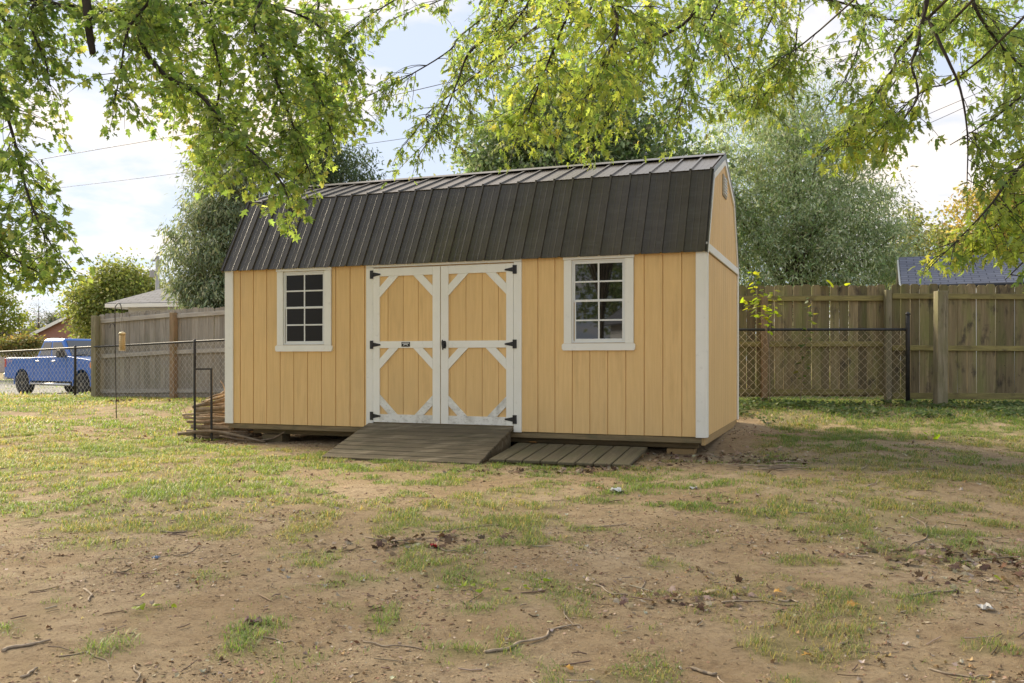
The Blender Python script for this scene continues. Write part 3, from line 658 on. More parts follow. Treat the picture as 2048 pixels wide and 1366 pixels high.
# ------------------------------------------------------------------ shepherd hook and bird feeder
hk = empty('shepherd_hook', (-6.39, 14.3, gzf(-6.39, 14.3))); tag(hk, 'thin black shepherd hook pole standing in the left lawn', 'garden hook')
zt = 1.2+(CY-612)/FPX*14.3-hk.location.z
MB().tube(smooth_path([(0.01, 0, -.1), (0, 0, .5), (-.01, 0, 1.2), (-.012, 0, zt-.06), (.0, 0, zt+.0), (.04, 0, zt+.045), (.075, 0, zt+.02), (.093, 0, zt-.05), (.105, 0, zt-.075), (.118, 0, zt-.05)], 4), .0075, 6).obj('pole', M['black_iron'], hk, True)
MB().tube(smooth_path([(-.012, 0, zt-.36), (-.03, 0, zt-.30), (-.065, 0, zt-.28), (-.09, 0, zt-.315), (-.097, 0, zt-.355)], 4), .0055, 6).obj('side_hook', M['black_iron'], hk, True)
fd = empty('bird_feeder', (-6.39+.103, 14.3, hk.location.z+zt-.72)); tag(fd, 'pale cylindrical wire bird feeder hanging from the shepherd hook', 'bird feeder')
M['seed'] = pm('seed_mix', (.48, .38, .20), (.28, .20, .10), (90, 90, 90), rough=.8, vary=0, bump=.5)
M['cream'] = pm('cream_metal', (.60, .50, .30), (.5, .4, .22), (20, 20, 20), rough=.5, vary=0)
MB().lathe([(.036, .012), (.037, .27)], 14).obj('seed_tube', M['seed'], fd, True)
MB().lathe([(.055, .268), (.056, .276), (.04, .295), (.012, .305)], 16).obj('lid', M['cream'], fd, True)
MB().lathe([(.05, 0), (.05, .010)], 16).obj('tray', M['cream'], fd, True)
cg = MB()
for k in range(12):
    a = k*math.pi/6; cg.tube([(.047*math.cos(a), .047*math.sin(a), .01), (.047*math.cos(a), .047*math.sin(a), .268)], .0013, 4)
for k in range(8):
    z = .03+k*.032; cg.tube([(.047*math.cos(a), .047*math.sin(a), z) for a in np.linspace(0, 2*math.pi, 17)], .0013, 4, False)
cg.obj('wire_cage', M['cream'], fd)
MB().tube(smooth_path([(-.03, 0, .30), (-.02, 0, .40), (0, 0, .62), (.0, 0, .66)], 4), .002, 4).tube(smooth_path([(.03, 0, .30), (.02, 0, .40), (0, 0, .62)], 4), .002, 4).obj('hanging_wire', M['black_iron'], fd)
# ------------------------------------------------------------------ blue pickup beyond the fence
M['blue'] = pm('blue_car_paint', (.010, .11, .42), (.012, .12, .45), (1, 1, 1), rough=.3, spec=.4, vary=0, coat=.3)
M['carglass'] = pm('car_glass', (.05, .055, .06), rough=.04, spec=1.0, vary=0)
M['rubber'] = pm('tyre_rubber', (.02, .02, .02), (.03, .029, .028), (20, 20, 20), rough=.85, vary=0)
M['chrome'] = pm('bright_alloy', (.62, .62, .62), rough=.22, metal=.9, vary=0)
M['redlens'] = pm('red_lens', (.45, .03, .02), rough=.2, vary=0); M['amber'] = pm('amber_lens', (.75, .25, .04), rough=.2, vary=0); M['clear'] = pm('clear_lens', (.6, .6, .6), rough=.1, vary=0)
M['silver_dec'] = pm('decal_silver', (.55, .35, .35), rough=.4, vary=0)
hang = R(-33.3)
tr = empty('pickup_truck', (-17.60, 32.45, gzf(-16.5, 31.3)+.05), hang); tag(tr, 'blue crew cab pickup truck parked behind the chain-link fence', 'pickup')
def arc(cx, cz, r, a0, a1, n=9): return [(cx+r*math.cos(R(a0+(a1-a0)*i/n)), cz+r*math.sin(R(a0+(a1-a0)*i/n))) for i in range(n+1)]
outl = [(.06, .60), (.06, .95), (.10, 1.22), (.16, 1.29), (1.95, 1.295), (1.97, 1.31), (4.05, 1.34), (4.25, 1.325), (5.35, 1.225), (5.62, 1.14), (5.72, .95), (5.72, .62), (5.60, .55), (5.40, .55)]
outl += arc(4.88, .43, .50, 0, 180)[::1]
outl += [(4.36, .50), (1.74, .50)]+arc(1.22, .43, .50, 0, 180)+[(.70, .56)]
def bev(o, w=.03, seg=2):
    m = o.modifiers.new('bevel', 'BEVEL'); m.width = w; m.segments = seg; m.limit_method = 'ANGLE'; m.angle_limit = R(40); return o
body = MB().prism(outl, -.98, .98).obj('body', M['blue'], tr); bev(body, .045, 3)
gh0 = [(2.0, -.90), (4.12, -.90), (4.12, .90), (2.0, .90)]; gh1 = [(2.20, -.74), (3.42, -.74), (3.42, .74), (2.20, .74)]
cabm = MB().add([(x, y, 1.28) for x, y in gh0]+[(x, y, 1.90) for x, y in gh1]+[(x*.94+.16, y*.9, 1.945) for x, y in gh1], [(0, 1, 5, 4), (1, 2, 6, 5), (2, 3, 7, 6), (3, 0, 4, 7), (4, 5, 9, 8), (5, 6, 10, 9), (6, 7, 11, 10), (7, 4, 8, 11), (8, 9, 10, 11)])
cab = bev(cabm.obj('cab', M['blue'], tr), .05, 3)
def on_side(s, fx, fz):          # a point on the cab's side plane
    t = fz; a = np.array([2.0+(2.20-2.0)*t, 4.12+(3.42-4.12)*t]); x = a[0]+(a[1]-a[0])*fx; y = .90+(.74-.90)*t
    return (x, s*(y+.006), 1.28+.62*t)
for s in (-1, 1):
    for (f0, f1) in ((.07, .42), (.47, .86)):
        q = [on_side(s, f0, .13), on_side(s, f1+(.08 if f1 > .8 else 0), .13), on_side(s, f1, .87), on_side(s, f0+.02, .87)]
        b = MB(); b.add(q+[(x, y-s*.03, z) for x, y, z in q], [(0, 1, 2, 3), (7, 6, 5, 4), (0, 4, 5, 1), (1, 5, 6, 2), (2, 6, 7, 3), (3, 7, 4, 0)]); b.obj('window', M['carglass'], tr)
q = [(4.10-.06, -.82, 1.35), (4.10-.06, .82, 1.35), (3.46, .68, 1.865), (3.46, -.68, 1.865)]; q = [(x+.022, y, z+.012) for x, y, z in q]
MB().add(q+[(x-.03, y, z-.02) for x, y, z in q], [(0, 1, 2, 3), (7, 6, 5, 4), (0, 4, 5, 1), (1, 5, 6, 2), (2, 6, 7, 3), (3, 7, 4, 0)]).obj('windscreen', M['carglass'], tr)
MB().box(.10, 1.93, -.88, .88, 1.292, 1.312, .01).obj('bed_cover', M['black_iron'], tr)
for s in (-1, 1):
    for cx in (1.22, 4.88):
        MB().prism(arc(cx, .43, .55, -8, 188, 14)+arc(cx, .43, .485, 188, -8, 14), s*.965-.02 if s < 0 else .965, s*.965+.0 if s < 0 else 1.005).obj('fender_flare', M['blue'], tr)
        wh = empty('wheel', (cx, s*.86, .41)); wh.parent = tr
        Mw = Matrix.Rotation(R(90), 4, 'X')
        MB().lathe([(.27, -.13), (.385, -.135), (.405, -.10), (.41, 0), (.405, .10), (.385, .135), (.27, .13)], 28, Mw).obj('tyre', M['rubber'], wh, True)
        rim = MB().lathe([(.275, -.08), (.275, .08), (.25, .085)], 24, Mw).obj('rim', M['black_iron'], wh)
        sp = MB()
        for k in range(6):
            a = k*math.pi/3; d = Vector((math.cos(a), 0, math.sin(a))); e = Vector((-math.sin(a), 0, math.cos(a)))
            P = [d*.03-e*.045, d*.27-e*.075, d*.27+e*.075, d*.03+e*.045]; y0 = s*.09
            V = [p+Vector((0, y0, 0)) for p in P]+[p+Vector((0, y0+s*.025, 0)) for p in P]; sp.add(V, [(0, 1, 2, 3), (7, 6, 5, 4), (0, 4, 5, 1), (1, 5, 6, 2), (2, 6, 7, 3), (3, 7, 4, 0)])
        sp.lathe([(.08, -.13), (.08, .13)], 12, Mw); sp.obj('spokes', M['chrome'], wh)
    MB().tube([(1.8, s*.98, .40), (4.25, s*.98, .40)], .045, 8).obj('running_board', M['chrome'], tr, True)
    for x in (2.15, 3.15): MB().box(x, x+.19, s*.985-.015, s*.985+.02, 1.16, 1.20, .008).obj('door_handle', M['chrome'], tr)
    for x in (1.985, 2.93, 4.0): MB().box(x, x+.012, s*.9805-.0005, s*.9805+.0015, .56, 1.34).obj('door_seam', M['black_iron'], tr)
    bev(MB().box(3.80, 4.02, s*1.13-.10, s*1.13+.10, 1.30, 1.56).obj('mirror', M['black_iron'], tr), .03)
    MB().tube([(3.9, s*.92, 1.36), (3.92, s*1.07, 1.38)], .03, 6).obj('mirror_arm', M['black_iron'], tr)
    bev(MB().box(.05, .20, s*.90-.085, s*.90+.088, .95, 1.27).obj('tail_light', M['redlens'], tr), .02)
    bev(MB().box(5.38, 5.71, s*.87-.115, s*.87+.118, .92, 1.17).obj('headlight', M['clear'], tr), .03)
    bev(MB().box(5.34, 5.44, s*.90-.085, s*.90+.092, .95, 1.15).obj('side_marker', M['amber'], tr), .02)
    cu = bpy.data.curves.new('decal_text', 'FONT'); cu.body = 'FX4'; cu.size = .20; cu.extrude = .001; cu.shear = .25
    tob = bpy.data.objects.new('decal_text', cu); COL.objects.link(tob); dg = bpy.context.evaluated_depsgraph_get(); me = bpy.data.meshes.new_from_object(tob.evaluated_get(dg)); bpy.data.objects.remove(tob)
    me.materials.clear(); me.materials.append(M['silver_dec'])
    link('decal', me, tr, (.22 if s < 0 else .62, s*.984, 1.10), (R(90), 0, 0 if s < 0 else math.pi))
bev(MB().box(5.60, 5.85, -.98, .98, .52, .80).obj('bumper', M['chrome'], tr), .05, 3)
bev(MB().box(-.12, .12, -.95, .95, .52, .74).obj('bumper', M['chrome'], tr), .04)
bev(MB().box(5.66, 5.75, -.62, .62, .84, 1.12).obj('grille', M['chrome'], tr), .02)
MB().box(.5, 5.3, -.75, .75, .34, .56).obj('chassis', M['black_iron'], tr)
MB().tube([(4.08, -.2, 1.37), (4.0, .35, 1.415)], .012, 5).tube([(4.08, -.75, 1.37), (4.0, -.2, 1.415)], .012, 5).obj('wiper', M['black_iron'], tr)
# ------------------------------------------------------------------ neighbouring buildings
def shingle_mat(name, c1, c2, cs):
    m, N, L = material(name); o = N('ShaderNodeOutputMaterial'); b = N('ShaderNodeBsdfPrincipled', Roughness=.9); L(b.outputs[0], o.inputs[0])
    tc = N('ShaderNodeTexCoord'); br = N('ShaderNodeTexBrick', Scale=1.0, Mortar_Size=.012, Brick_Width=cs*2.3, Row_Height=cs, Color1=c4(c1), Color2=c4(c2), Mortar=c4([x*.45 for x in c1])); br.offset = .5
    L(tc.outputs['UV'], br.inputs['Vector']); L(br.outputs[0], b.inputs['Base Color']); return m
def quad_uv(name, P, mat, parent, thick=.05):
    """slab with UVs in metres: P0-P1 along the eave, P3 up the slope"""
    P = [Vector(p) for p in P]; n = (P[1]-P[0]).cross(P[-1]-P[0]).normalized(); k = len(P)
    V = [p for p in P]+[p-n*thick for p in P]; F = [tuple(range(k)), tuple(range(2*k-1, k-1, -1))]+[(i, i+k, (i+1) % k+k, (i+1) % k) for i in range(k)]
    me = bpy.data.meshes.new(name); me.from_pydata(V, [], F); uv = me.uv_layers.new(name='UVMap'); ex = (P[1]-P[0]).normalized(); ey = n.cross(ex)
    for l in me.loops: q = me.vertices[l.vertex_index].co-P[0]; uv.data[l.index].uv = (q.dot(ex), q.dot(ey))
    me.materials.append(mat); return link(name, me, parent)
M['shA'] = shingle_mat('slate_grey_shingles', (.135, .145, .185), (.18, .19, .23), .14); M['shB'] = shingle_mat('blue_grey_shingles', (.15, .155, .175), (.19, .195, .215), .14)
def brick_mat():
    m, N, L = material('red_brick'); o = N('ShaderNodeOutputMaterial'); b = N('ShaderNodeBsdfPrincipled', Roughness=.9); L(b.outputs[0], o.inputs[0])
    tc = N('ShaderNodeTexCoord'); br = N('ShaderNodeTexBrick', Scale=1.0, Mortar_Size=.012, Brick_Width=.22, Row_Height=.075, Color1=(.30, .105, .065, 1), Color2=(.36, .15, .10, 1), Mortar=(.32, .26, .22, 1))
    L(tc.outputs['UV'], br.inputs['Vector']); L(br.outputs[0], b.inputs['Base Color']); return m
M['brick'] = brick_mat()
M['wsiding'] = pm('pale_siding', (.62, .62, .60), (.56, .56, .55), (.2, .2, 9), rough=.6, vary=0)
# grey hip-roofed house over the left fence
nb = empty('house', (-9.2, 27, .2), R(-12)); tag(nb, 'pale house with grey hip roof and white fascia beyond the grey fence', 'house')
hx0, hx1, hy0, hy1, ez, rzd = -3.0, 9.5, -.8, 6.6, 2.55, 4.35
MB().box(hx0+.45, hx1-.4, hy0+.45, hy1-.4, 0, ez).obj('wall', M['wsiding'], nb)
rm = (hy1-hy0)/2
c_ = [(hx0, hy0, ez+.12), (hx1, hy0, ez+.12), (hx1, hy1, ez+.12), (hx0, hy1, ez+.12)]; r_ = [(hx0+rm, hy0+rm, rzd), (hx1-rm, hy0+rm, rzd)]
for P in ([c_[0], c_[1], r_[1], r_[0]], [c_[1], c_[2], r_[1]], [c_[2], c_[3], r_[0], r_[1]], [c_[3], c_[0], r_[0]]): quad_uv('roof_slope', P, M['shB'], nb)
for a in ((hx0-.02, hx1+.02, hy0-.02, hy0+.03), (hx0-.02, hx1+.02, hy1-.03, hy1+.02), (hx0-.02, hx0+.03, hy0+.03, hy1-.03), (hx1-.03, hx1+.02, hy0+.03, hy1-.03)): MB().box(*a, ez-.01, ez+.10, .005).obj('fascia', M['white'], nb)
# outbuilding behind the right fence
ob = empty('outbuilding', (8.95, 20, .4), R(-22)); tag(ob, 'outbuilding with blue-grey shingle roof behind the right fence', 'outbuilding')
M['darkwood'] = pm('brown_siding', (.14, .09, .06), (.10, .065, .045), (3, 3, 20), rough=.8, vary=0)
MB().box(.12, 7.0, .3, 3.7, -.1, 2.42).obj('wall', M['wsiding'], ob)
quad_uv('roof_slope', [(-.15, 0, 2.45), (7.3, 0, 2.45), (7.3, 2, 3.30), (-.15, 2, 3.30)], M['shA'], ob); quad_uv('roof_slope', [(7.3, 4, 2.45), (-.15, 4, 2.45), (-.15, 2, 3.30), (7.3, 2, 3.30)], M['shA'], ob)
MB().prism([(.3, 2.40), (3.7, 2.40), (2, 3.16)], .12, .2, Matrix(((0, 1, 0, 0), (1, 0, 0, 0), (0, 0, 1, 0), (0, 0, 0, 1)))).obj('gable', M['darkwood'], ob)
for s in (0, 1):
    y0, y1 = (0, 2) if s == 0 else (4, 2)
    MB().prism([(y0, 2.39), (y1, 3.24), (y1, 3.10), (y0, 2.25)], -.19, -.155, Matrix(((0, 1, 0, 0), (1, 0, 0, 0), (0, 0, 1, 0), (0, 0, 0, 1)))).obj('rake_board', M['white'], ob)
MB().box(-.15, 7.3, -.05, -.004, 2.24, 2.38, .004).obj('fascia', M['white'], ob)
MB().tube([(-.15, -.09, 2.40), (7.3, -.09, 2.40)], .05, 8).obj('gutter', M['black_pipe'], ob)
# red brick house far left
bh = empty('house', (-47.3, 88, -.3), R(-8)); tag(bh, 'red brick house with white gable trim far behind the pickup', 'house')
W_, H_, PK = 9.6, 4.1, 2.1
quad_uv('wall', [(0, 0, 0), (W_, 0, 0), (W_, 0, H_), (W_/2, 0, H_+PK), (0, 0, H_)], M['brick'], bh, .2)
quad_uv('wall', [(0, 14, 0), (0, 0.21, 0), (0, .21, H_), (0, 14, H_)], M['brick'], bh, .2)
quad_uv('roof_slope', [(-.5, 14, H_-.22), (-.5, -.4, H_-.22), (W_/2, -.4, H_+PK+.10), (W_/2, 14, H_+PK+.10)], M['shB'], bh, .12); quad_uv('roof_slope', [(W_+.5, -.4, H_-.22), (W_+.5, 14, H_-.22), (W_/2, 14, H_+PK+.10), (W_/2, -.4, H_+PK+.10)], M['shB'], bh, .12)
for (x0, x1, s) in ((-.5, W_/2, 1), (W_+.5, W_/2, -1)): MB().prism([(x0, H_-.24), (x1, H_+PK+.06), (x1, H_+PK-.28), (x0, H_-.56)][::s], -.46, -.41).obj('rake_board', M['white'], bh)
for xw in (1.75, 3.65, 6.6):
    wn_ = MB().box(xw-.09, xw+.79, -.07, .02, 2.25, 3.55, .01).obj('window', M['white'], bh)
    for k in (0, 1): MB().box(xw, xw+.70, -.085, -.072, 2.33+k*.60, 2.88+k*.60, 0).obj('pane', M['carglass'], wn_)
# white building at the far left edge
wb = empty('house', (-56.5, 84, -.3), R(-8)); tag(wb, 'long white building at the far left edge behind a small tree', 'house')
MB().box(-14, 4.5, 0, 10, 0, 2.9).obj('wall', M['wsiding'], wb)
M['whiteroof'] = pm('pale_metal_roof', (.55, .56, .58), rough=.4, vary=0)
quad_uv('roof_slope', [(-14.4, -.4, 2.85), (5, -.4, 2.85), (5, 5, 4.9), (-14.4, 5, 4.9)], M['whiteroof'], wb); quad_uv('roof_slope', [(5, 10.4, 2.85), (-14.4, 10.4, 2.85), (-14.4, 5, 4.9), (5, 5, 4.9)], M['whiteroof'], wb)
for xw in (-8, -4, 0): MB().box(xw, xw+1.0, -.05, .02, 1.0, 2.2, .01).obj('window', M['carglass'], wb)
# utility pole
up = empty('utility_pole', (-19.2, 48, 0)); tag(up, 'thin pale utility pole rising behind the house roof', 'utility pole')
M['palepole'] = pm('silvered_pole', (.42, .41, .39), (.34, .33, .31), (20, 20, 2), rough=.8, vary=0)
MB().tube([(0, 0, -.2), (0, 0, 3), (0, 0, 6.75)], [.15, .13, .10], 8).obj('shaft', M['palepole'], up, True); MB().lathe([(.16, 0), (.16, .35)], 10).obj('transformer', M['palepole'], up, loc=(-.24, -.05, 5.6)); MB().box(-.35, .35, -.06, .06, 0, .1, .01).obj('crossarm', M['palepole'], up, loc=(0, 0, 6.45))
# overhead wires
WIRES = [([(-60, 350, 42), (75, 320, 41), (336, 275, 39), (672, 215, 36), (1000, 140, 33), (1300, 60, 31), (1500, -10, 30)], .014, 'thick upper power line crossing the sky behind the left maple'),
         ([(-60, 398, 42), (91, 379, 41), (368, 345, 39), (672, 297, 36), (905, 262, 34), (1260, 198, 31), (1690, 112, 28), (2100, 20, 26)], .010, 'long power line passing above the shed roof'),
         ([(1250, 362, 34), (1354, 307, 33), (1471, 248, 32), (1561, 198, 31), (1679, 125, 30), (1900, -20, 28)], .011, 'steep power line rising right of the shed roof peak'),
         ([(1700, 300, 34), (1846, 233, 33), (1974, 178, 32), (2120, 110, 31)], .010, 'upper of the two parallel power lines at the right'),
         ([(1700, 312, 34), (1846, 252, 33), (1965, 198, 32), (2120, 124, 31)], .010, 'lower of the two parallel power lines at the right')]
for pts, r, lab in WIRES:
    P = smooth_path([at(*q) for q in pts], 4); c = P.mean(0); tag(MB().tube([q-c for q in P], r, 5).obj('power_line', M['black_pipe'], None, True, loc=c), lab, 'wire')
# ------------------------------------------------------------------ leaves
half = [(.10, .02), (.20, -.06), (.30, .02), (.52, .16), (.27, .26), (.40, .42), (.58, .60), (.30, .56), (.17, .58), (.20, .74), (.07, .80)]
half_deep = [(.06, .03), (.13, -.02), (.21, .05), (.50, .13), (.19, .23), (.29, .41), (.56, .68), (.22, .50), (.11, .53), (.17, .77), (.05, .83)]
def maple_leaf(fold=.22, curl=.18, half=half):
    mid = [(0, 0), (0, .34), (0, .66), (0, 1.0)]
    V = [(x, y) for x, y in mid]+[(x, y) for x, y in half]+[(-x, y) for x, y in half]
    V = np.array([(x, y, -fold*abs(x)-curl*y*y+.05*math.sin(9*x)) for x, y in V]); n = len(half); F = []
    for s in (0, 1):
        o = 4+s*n; h = lambda k: o+k
        T = [(0, h(0), 1), (h(0), h(1), h(2)), (h(0), h(2), 1), (h(2), h(3), h(4)), (h(2), h(4), 1), (1, h(4), h(5)), (h(5), h(6), h(7)), (1, h(5), h(7)), (1, h(7), 2), (2, h(7), h(8)), (2, h(8), h(9)), (2, h(9), h(10)), (2, h(10), 3)]
        F += T if s == 0 else [t[::-1] for t in T]
    return V-np.array([0, 0, 0]), F
LV, LF = maple_leaf()
LV_silver = maple_leaf(.3, .3, half_deep)[0]*np.array([.92, 1.15, 1])
SV = np.array([(0, 0, 0), (.32, .42, -.07), (0, 1, -.16), (-.32, .42, -.07)]); SF = [(0, 1, 2), (0, 2, 3)]             # small simple leaf
NV = np.array([(0, 0, 0), (.13, .38, 0), (0, 1, -.1), (-.13, .38, 0)]); NF = SF                                          # narrow leaf
def pick(cols, n, jit=.12, w=None):
    cols = np.array(cols); c = cols[rng.choice(len(cols), n, p=w)]; return np.clip(c*(1+rng.normal(0, jit, (n, 1)))*(1+rng.normal(0, jit*.4, (n, 3))), .004, .9)
def maple(name, label, trunk, trunk_r, limbs, cols, lv, keep, wts):
    root = empty(name, (trunk[0][0], trunk[0][1], gzf(trunk[0][0], trunk[0][1]))); tag(root, label, 'tree'); O = np.array(root.location)
    wood = MB(); wood.tube(smooth_path([np.array(p)-O for p in trunk], 3), np.linspace(trunk_r, trunk_r*.55, 3*(len(trunk)-1)+1), 10)
    fork = np.array(trunk[-1]); twigs = MB(); LP = []; LT = []; LN = []; LS = []; LC = []
    for lb in limbs:
        pts, r0, r1, dens, sl, ls, tone = lb
        P = [np.array(at(*q)) for q in pts]
        mid_ = (fork+P[0])/2+np.array([0, 0, .35])
        full = smooth_path([fork-np.array([0, 0, .1]), mid_]+P, 5); k0 = 10
        wood.tube(full[:k0+1]-O, np.linspace(max(r0*1.6, .03), r0, k0+1), 7); 
        vis = full[k0:]; m = len(vis); twigs.tube(vis-O, np.linspace(r0, r1, m), 6)
        seg = np.linalg.norm(np.diff(vis, axis=0), axis=1); cum = np.r_[0, np.cumsum(seg)]; n = int(cum[-1]*dens)
        for _ in range(n):
            s = cum[-1]*rng.random()**.8; i = min(np.searchsorted(cum, s)-1, m-2); i = max(i, 0); f = (s-cum[i])/(seg[i]+1e-9); p = vis[i]+(vis[i+1]-vis[i])*f; tg = nrm(vis[i+1]-vis[i])
            d = nrm(rng.normal(0, 1, 3)*np.array([1, 1, .5])+tg*.7+np.array([0, 0, -.05])); L_ = sl*rng.uniform(.45, 1.55); ns = 6; path = [p]
            for k in range(ns): d = nrm(d+np.array([0, 0, -.11])+rng.normal(0, .10, 3)); path.append(path[-1]+d*L_/ns)
            path = np.array(path); tq = path[3:]; kx = 1024+FPX*tq[:, 0]/tq[:, 1]; ky = CY-FPX*(tq[:, 2]-CAMZ)/tq[:, 1]
            if not keep(kx, ky, tq).all(): continue
            twigs.tube(path-O, np.linspace(.0045, .0018, ns+1), 3, False)
            nl_ = max(5, int(L_/.031)); ts = np.sort(rng.random(nl_))**.7*ns; ts = np.clip(ts, 0, ns-.001); ki = ts.astype(int); fr_ = (ts-ki)[:, None]; q = path[ki]*(1-fr_)+path[ki+1]*fr_; tt_ = nrm(path[ki+1]-path[ki])
            o_ = nrm(np.cross(tt_, rng.normal(0, 1, (nl_, 3)))); pet = rng.uniform(.025, .07, (nl_, 1))
            q = q+(o_*.8+tt_*.5)*pet+np.array([0, 0, -.012])
            LP.append(q); LT.append(nrm(o_*.7+tt_*.45+np.array([0, 0, -.42])+rng.normal(0, .38, (nl_, 3)))); LN.append(nrm(np.array([0, 0, .75])+o_*.45+rng.normal(0, .42, (nl_, 3))))
            LS.append(ls*np.clip(rng.normal(1, .30, nl_), .4, 1.7)); c = pick(cols[tone], nl_, .13, wts)*(1+rng.normal(0, .08)); LC.append(c)
    P = np.concatenate(LP); T_ = np.concatenate(LT); Nn = np.concatenate(LN); S = np.concatenate(LS); C = np.concatenate(LC)
    px = 1024+FPX*P[:, 0]/P[:, 1]; py = CY-FPX*(P[:, 2]-CAMZ)/P[:, 1]
    trunk_o = wood.obj('trunk', M['bark'], root, True); br = twigs.obj('branches', M['bark_dark'], root, True)
    ok = keep(px, py, P)
    P, T_, Nn, S, C, px, py = (a[ok] for a in (P, T_, Nn, S, C, px, py))
    RT = frames(T_, Nn)
    inv = (px > 0) & (px < 2048) & (py > 0)
    rank = np.where(inv, S/P[:, 1], 0); order = np.argsort(-rank)
    near = order[:300]; rest = np.setdiff1d(np.arange(len(P)), near)
    var = [lv, lv*np.array([.8, 1.08, 2.2]), lv*np.array([1.1, .92, -.6]), lv*np.array([.6, 1, 1])+np.c_[np.zeros(len(lv)), np.zeros(len(lv)), -.3*lv[:, 1]**2]]
    grp = rng.integers(0, 4, len(rest)); bits = [scatter(var[q], LF, P[rest][grp == q]-O, RT[rest][grp == q], S[rest][grp == q], C[rest][grp == q]) for q in range(4)]
    o = 0; a_, b_, c_ = [], [], []
    for V, F, CC in bits: a_.append(V); b_.append(F+o); c_.append(CC); o += len(V)
    V, F, CC = np.concatenate(a_), np.concatenate(b_), np.concatenate(c_)
    crown = link('crown', big_mesh('crown', V, F, M['leaf'], CC), root); tag(crown, kind='stuff')
    me0 = []                                                         # the leaves that show largest: one object each, shared meshes
    for k in range(6):
        c = pick(cols[k % len(cols)], 1, .06, wts); me0.append(big_mesh('leaf', lv, LF, M['leaf'], np.repeat(c, len(lv), 0)))
    for j, i in enumerate(near):
        o = bpy.data.objects.new('leaf', me0[int(rng.integers(6))]); COL.objects.link(o); o.parent = crown
        m4 = Matrix.Identity(4); R3 = RT[i]*S[i]
        for a in range(3):
            for b in range(3): m4[a][b] = R3[a, b]
            m4[a][3] = P[i][a]-O[a]
        o.matrix_local = m4
    print(name, len(P), 'leaves')
    return root
# (points (px,py,Y)), r0, r1, sprays per metre, spray length, leaf size, tone
Lm = [([(150, -120, 8.6), (170, -20, 8.6), (178, 60, 8.6), (186, 108, 8.6)], .055, .035, 3, .5, .061, 0),
      ([(255, -120, 8.8), (268, 0, 8.7), (285, 90, 8.6), (330, 150, 8.5), (400, 190, 8.4), (440, 240, 8.3), (500, 300, 8.1), (560, 360, 8.0), (585, 425, 8.0)], .030, .006, 34, .52, .061, 1),
      ([(-90, -20, 8.2), (-30, 120, 8.2), (20, 250, 8.1), (50, 370, 8.1), (90, 470, 8.0), (150, 545, 8.0)], .022, .005, 40, .5, .061, 0),
      ([(-140, 200, 8.6), (-70, 340, 8.5), (0, 450, 8.4), (50, 540, 8.3)], .018, .005, 40, .5, .061, 0),
      ([(-60, -40, 9.2), (120, 10, 9.2), (300, 20, 9.2), (480, 0, 9.3), (620, 40, 9.4), (690, 110, 9.5)], .03, .006, 34, .55, .061, 0),
      ([(430, -100, 9.6), (540, 40, 9.5), (610, 140, 9.4), (650, 220, 9.2), (670, 300, 9.0)], .024, .005, 40, .50, .061, 1),
      ([(300, -80, 8.4), (255, 60, 8.4), (240, 150, 8.4), (225, 215, 8.4)], .018, .005, 34, .42, .061, 0),
      ([(480, -80, 8.9), (510, 60, 8.8), (560, 180, 8.6), (600, 290, 8.5), (625, 360, 8.4)], .02, .005, 40, .5, .061, 1),
      ([(380, -80, 9.6), (420, 60, 9.5), (440, 150, 9.4), (430, 230, 9.3), (410, 300, 9.2), (440, 370, 9.1)], .02, .005, 32, .5, .061, 1),
      ([(60, -80, 9.0), (60, 40, 9.0), (90, 120, 9.0), (100, 170, 9.0)], .018, .005, 32, .45, .061, 0),
      ([(-100, -60, 9.4), (0, 30, 9.4), (60, 110, 9.4), (80, 180, 9.3)], .016, .005, 41, .5, .061, 0),
      ([(-120, 380, 8.0), (-40, 470, 8.0), (30, 520, 8.0), (110, 560, 8.0)], .012, .004, 41, .42, .061, 1),
      ([(200, -80, 9.8), (330, 40, 9.8), (360, 130, 9.8), (340, 220, 9.7)], .016, .004, 30, .48, .061, 0),
      ([(580, -60, 10), (640, 40, 10), (690, 130, 10), (715, 210, 10)], .018, .004, 28, .5, .061, 1)]
GREEN = [[(.113, .181, .062), (.141, .211, .073), (.174, .245, .083), (.221, .284, .094), (.292, .323, .106), (.339, .314, .112)],
         [(.151, .230, .069), (.188, .270, .081), (.235, .314, .090), (.282, .353, .100), (.349, .382, .112), (.396, .372, .125)]]
WT = [.22, .27, .27, .18, .05, .01]
def interp_cut(xs, ys): return lambda px: np.interp(px, xs, ys)
cutL = interp_cut([-400, 0, 60, 110, 160, 200, 215, 240, 330, 360, 400, 450, 480, 540, 575, 610, 640, 700, 745, 760], [640, 610, 600, 580, 590, 560, 330, 285, 280, 310, 420, 440, 430, 440, 490, 470, 400, 300, 260, 60])
def keepL(px, py, P):
    ok = (py < cutL(px)+rng.normal(0, 12, len(px))) & (px < 770)
    hole = (((px-260)/120)**2+((py-400)/135)**2 < 1) | (((px-175)/40)**2+((py-215)/50)**2 < 1)
    return ok & ~(hole & (rng.random(len(px)) < .97))
maple('maple_tree', 'maple whose dense green boughs hang over the left of the picture', [(-8.6, 6.0, -.1), (-8.5, 6.1, 1.6), (-8.1, 6.4, 3.2), (-7.6, 6.9, 4.6)], .24, Lm, GREEN, LV, keepL, WT)
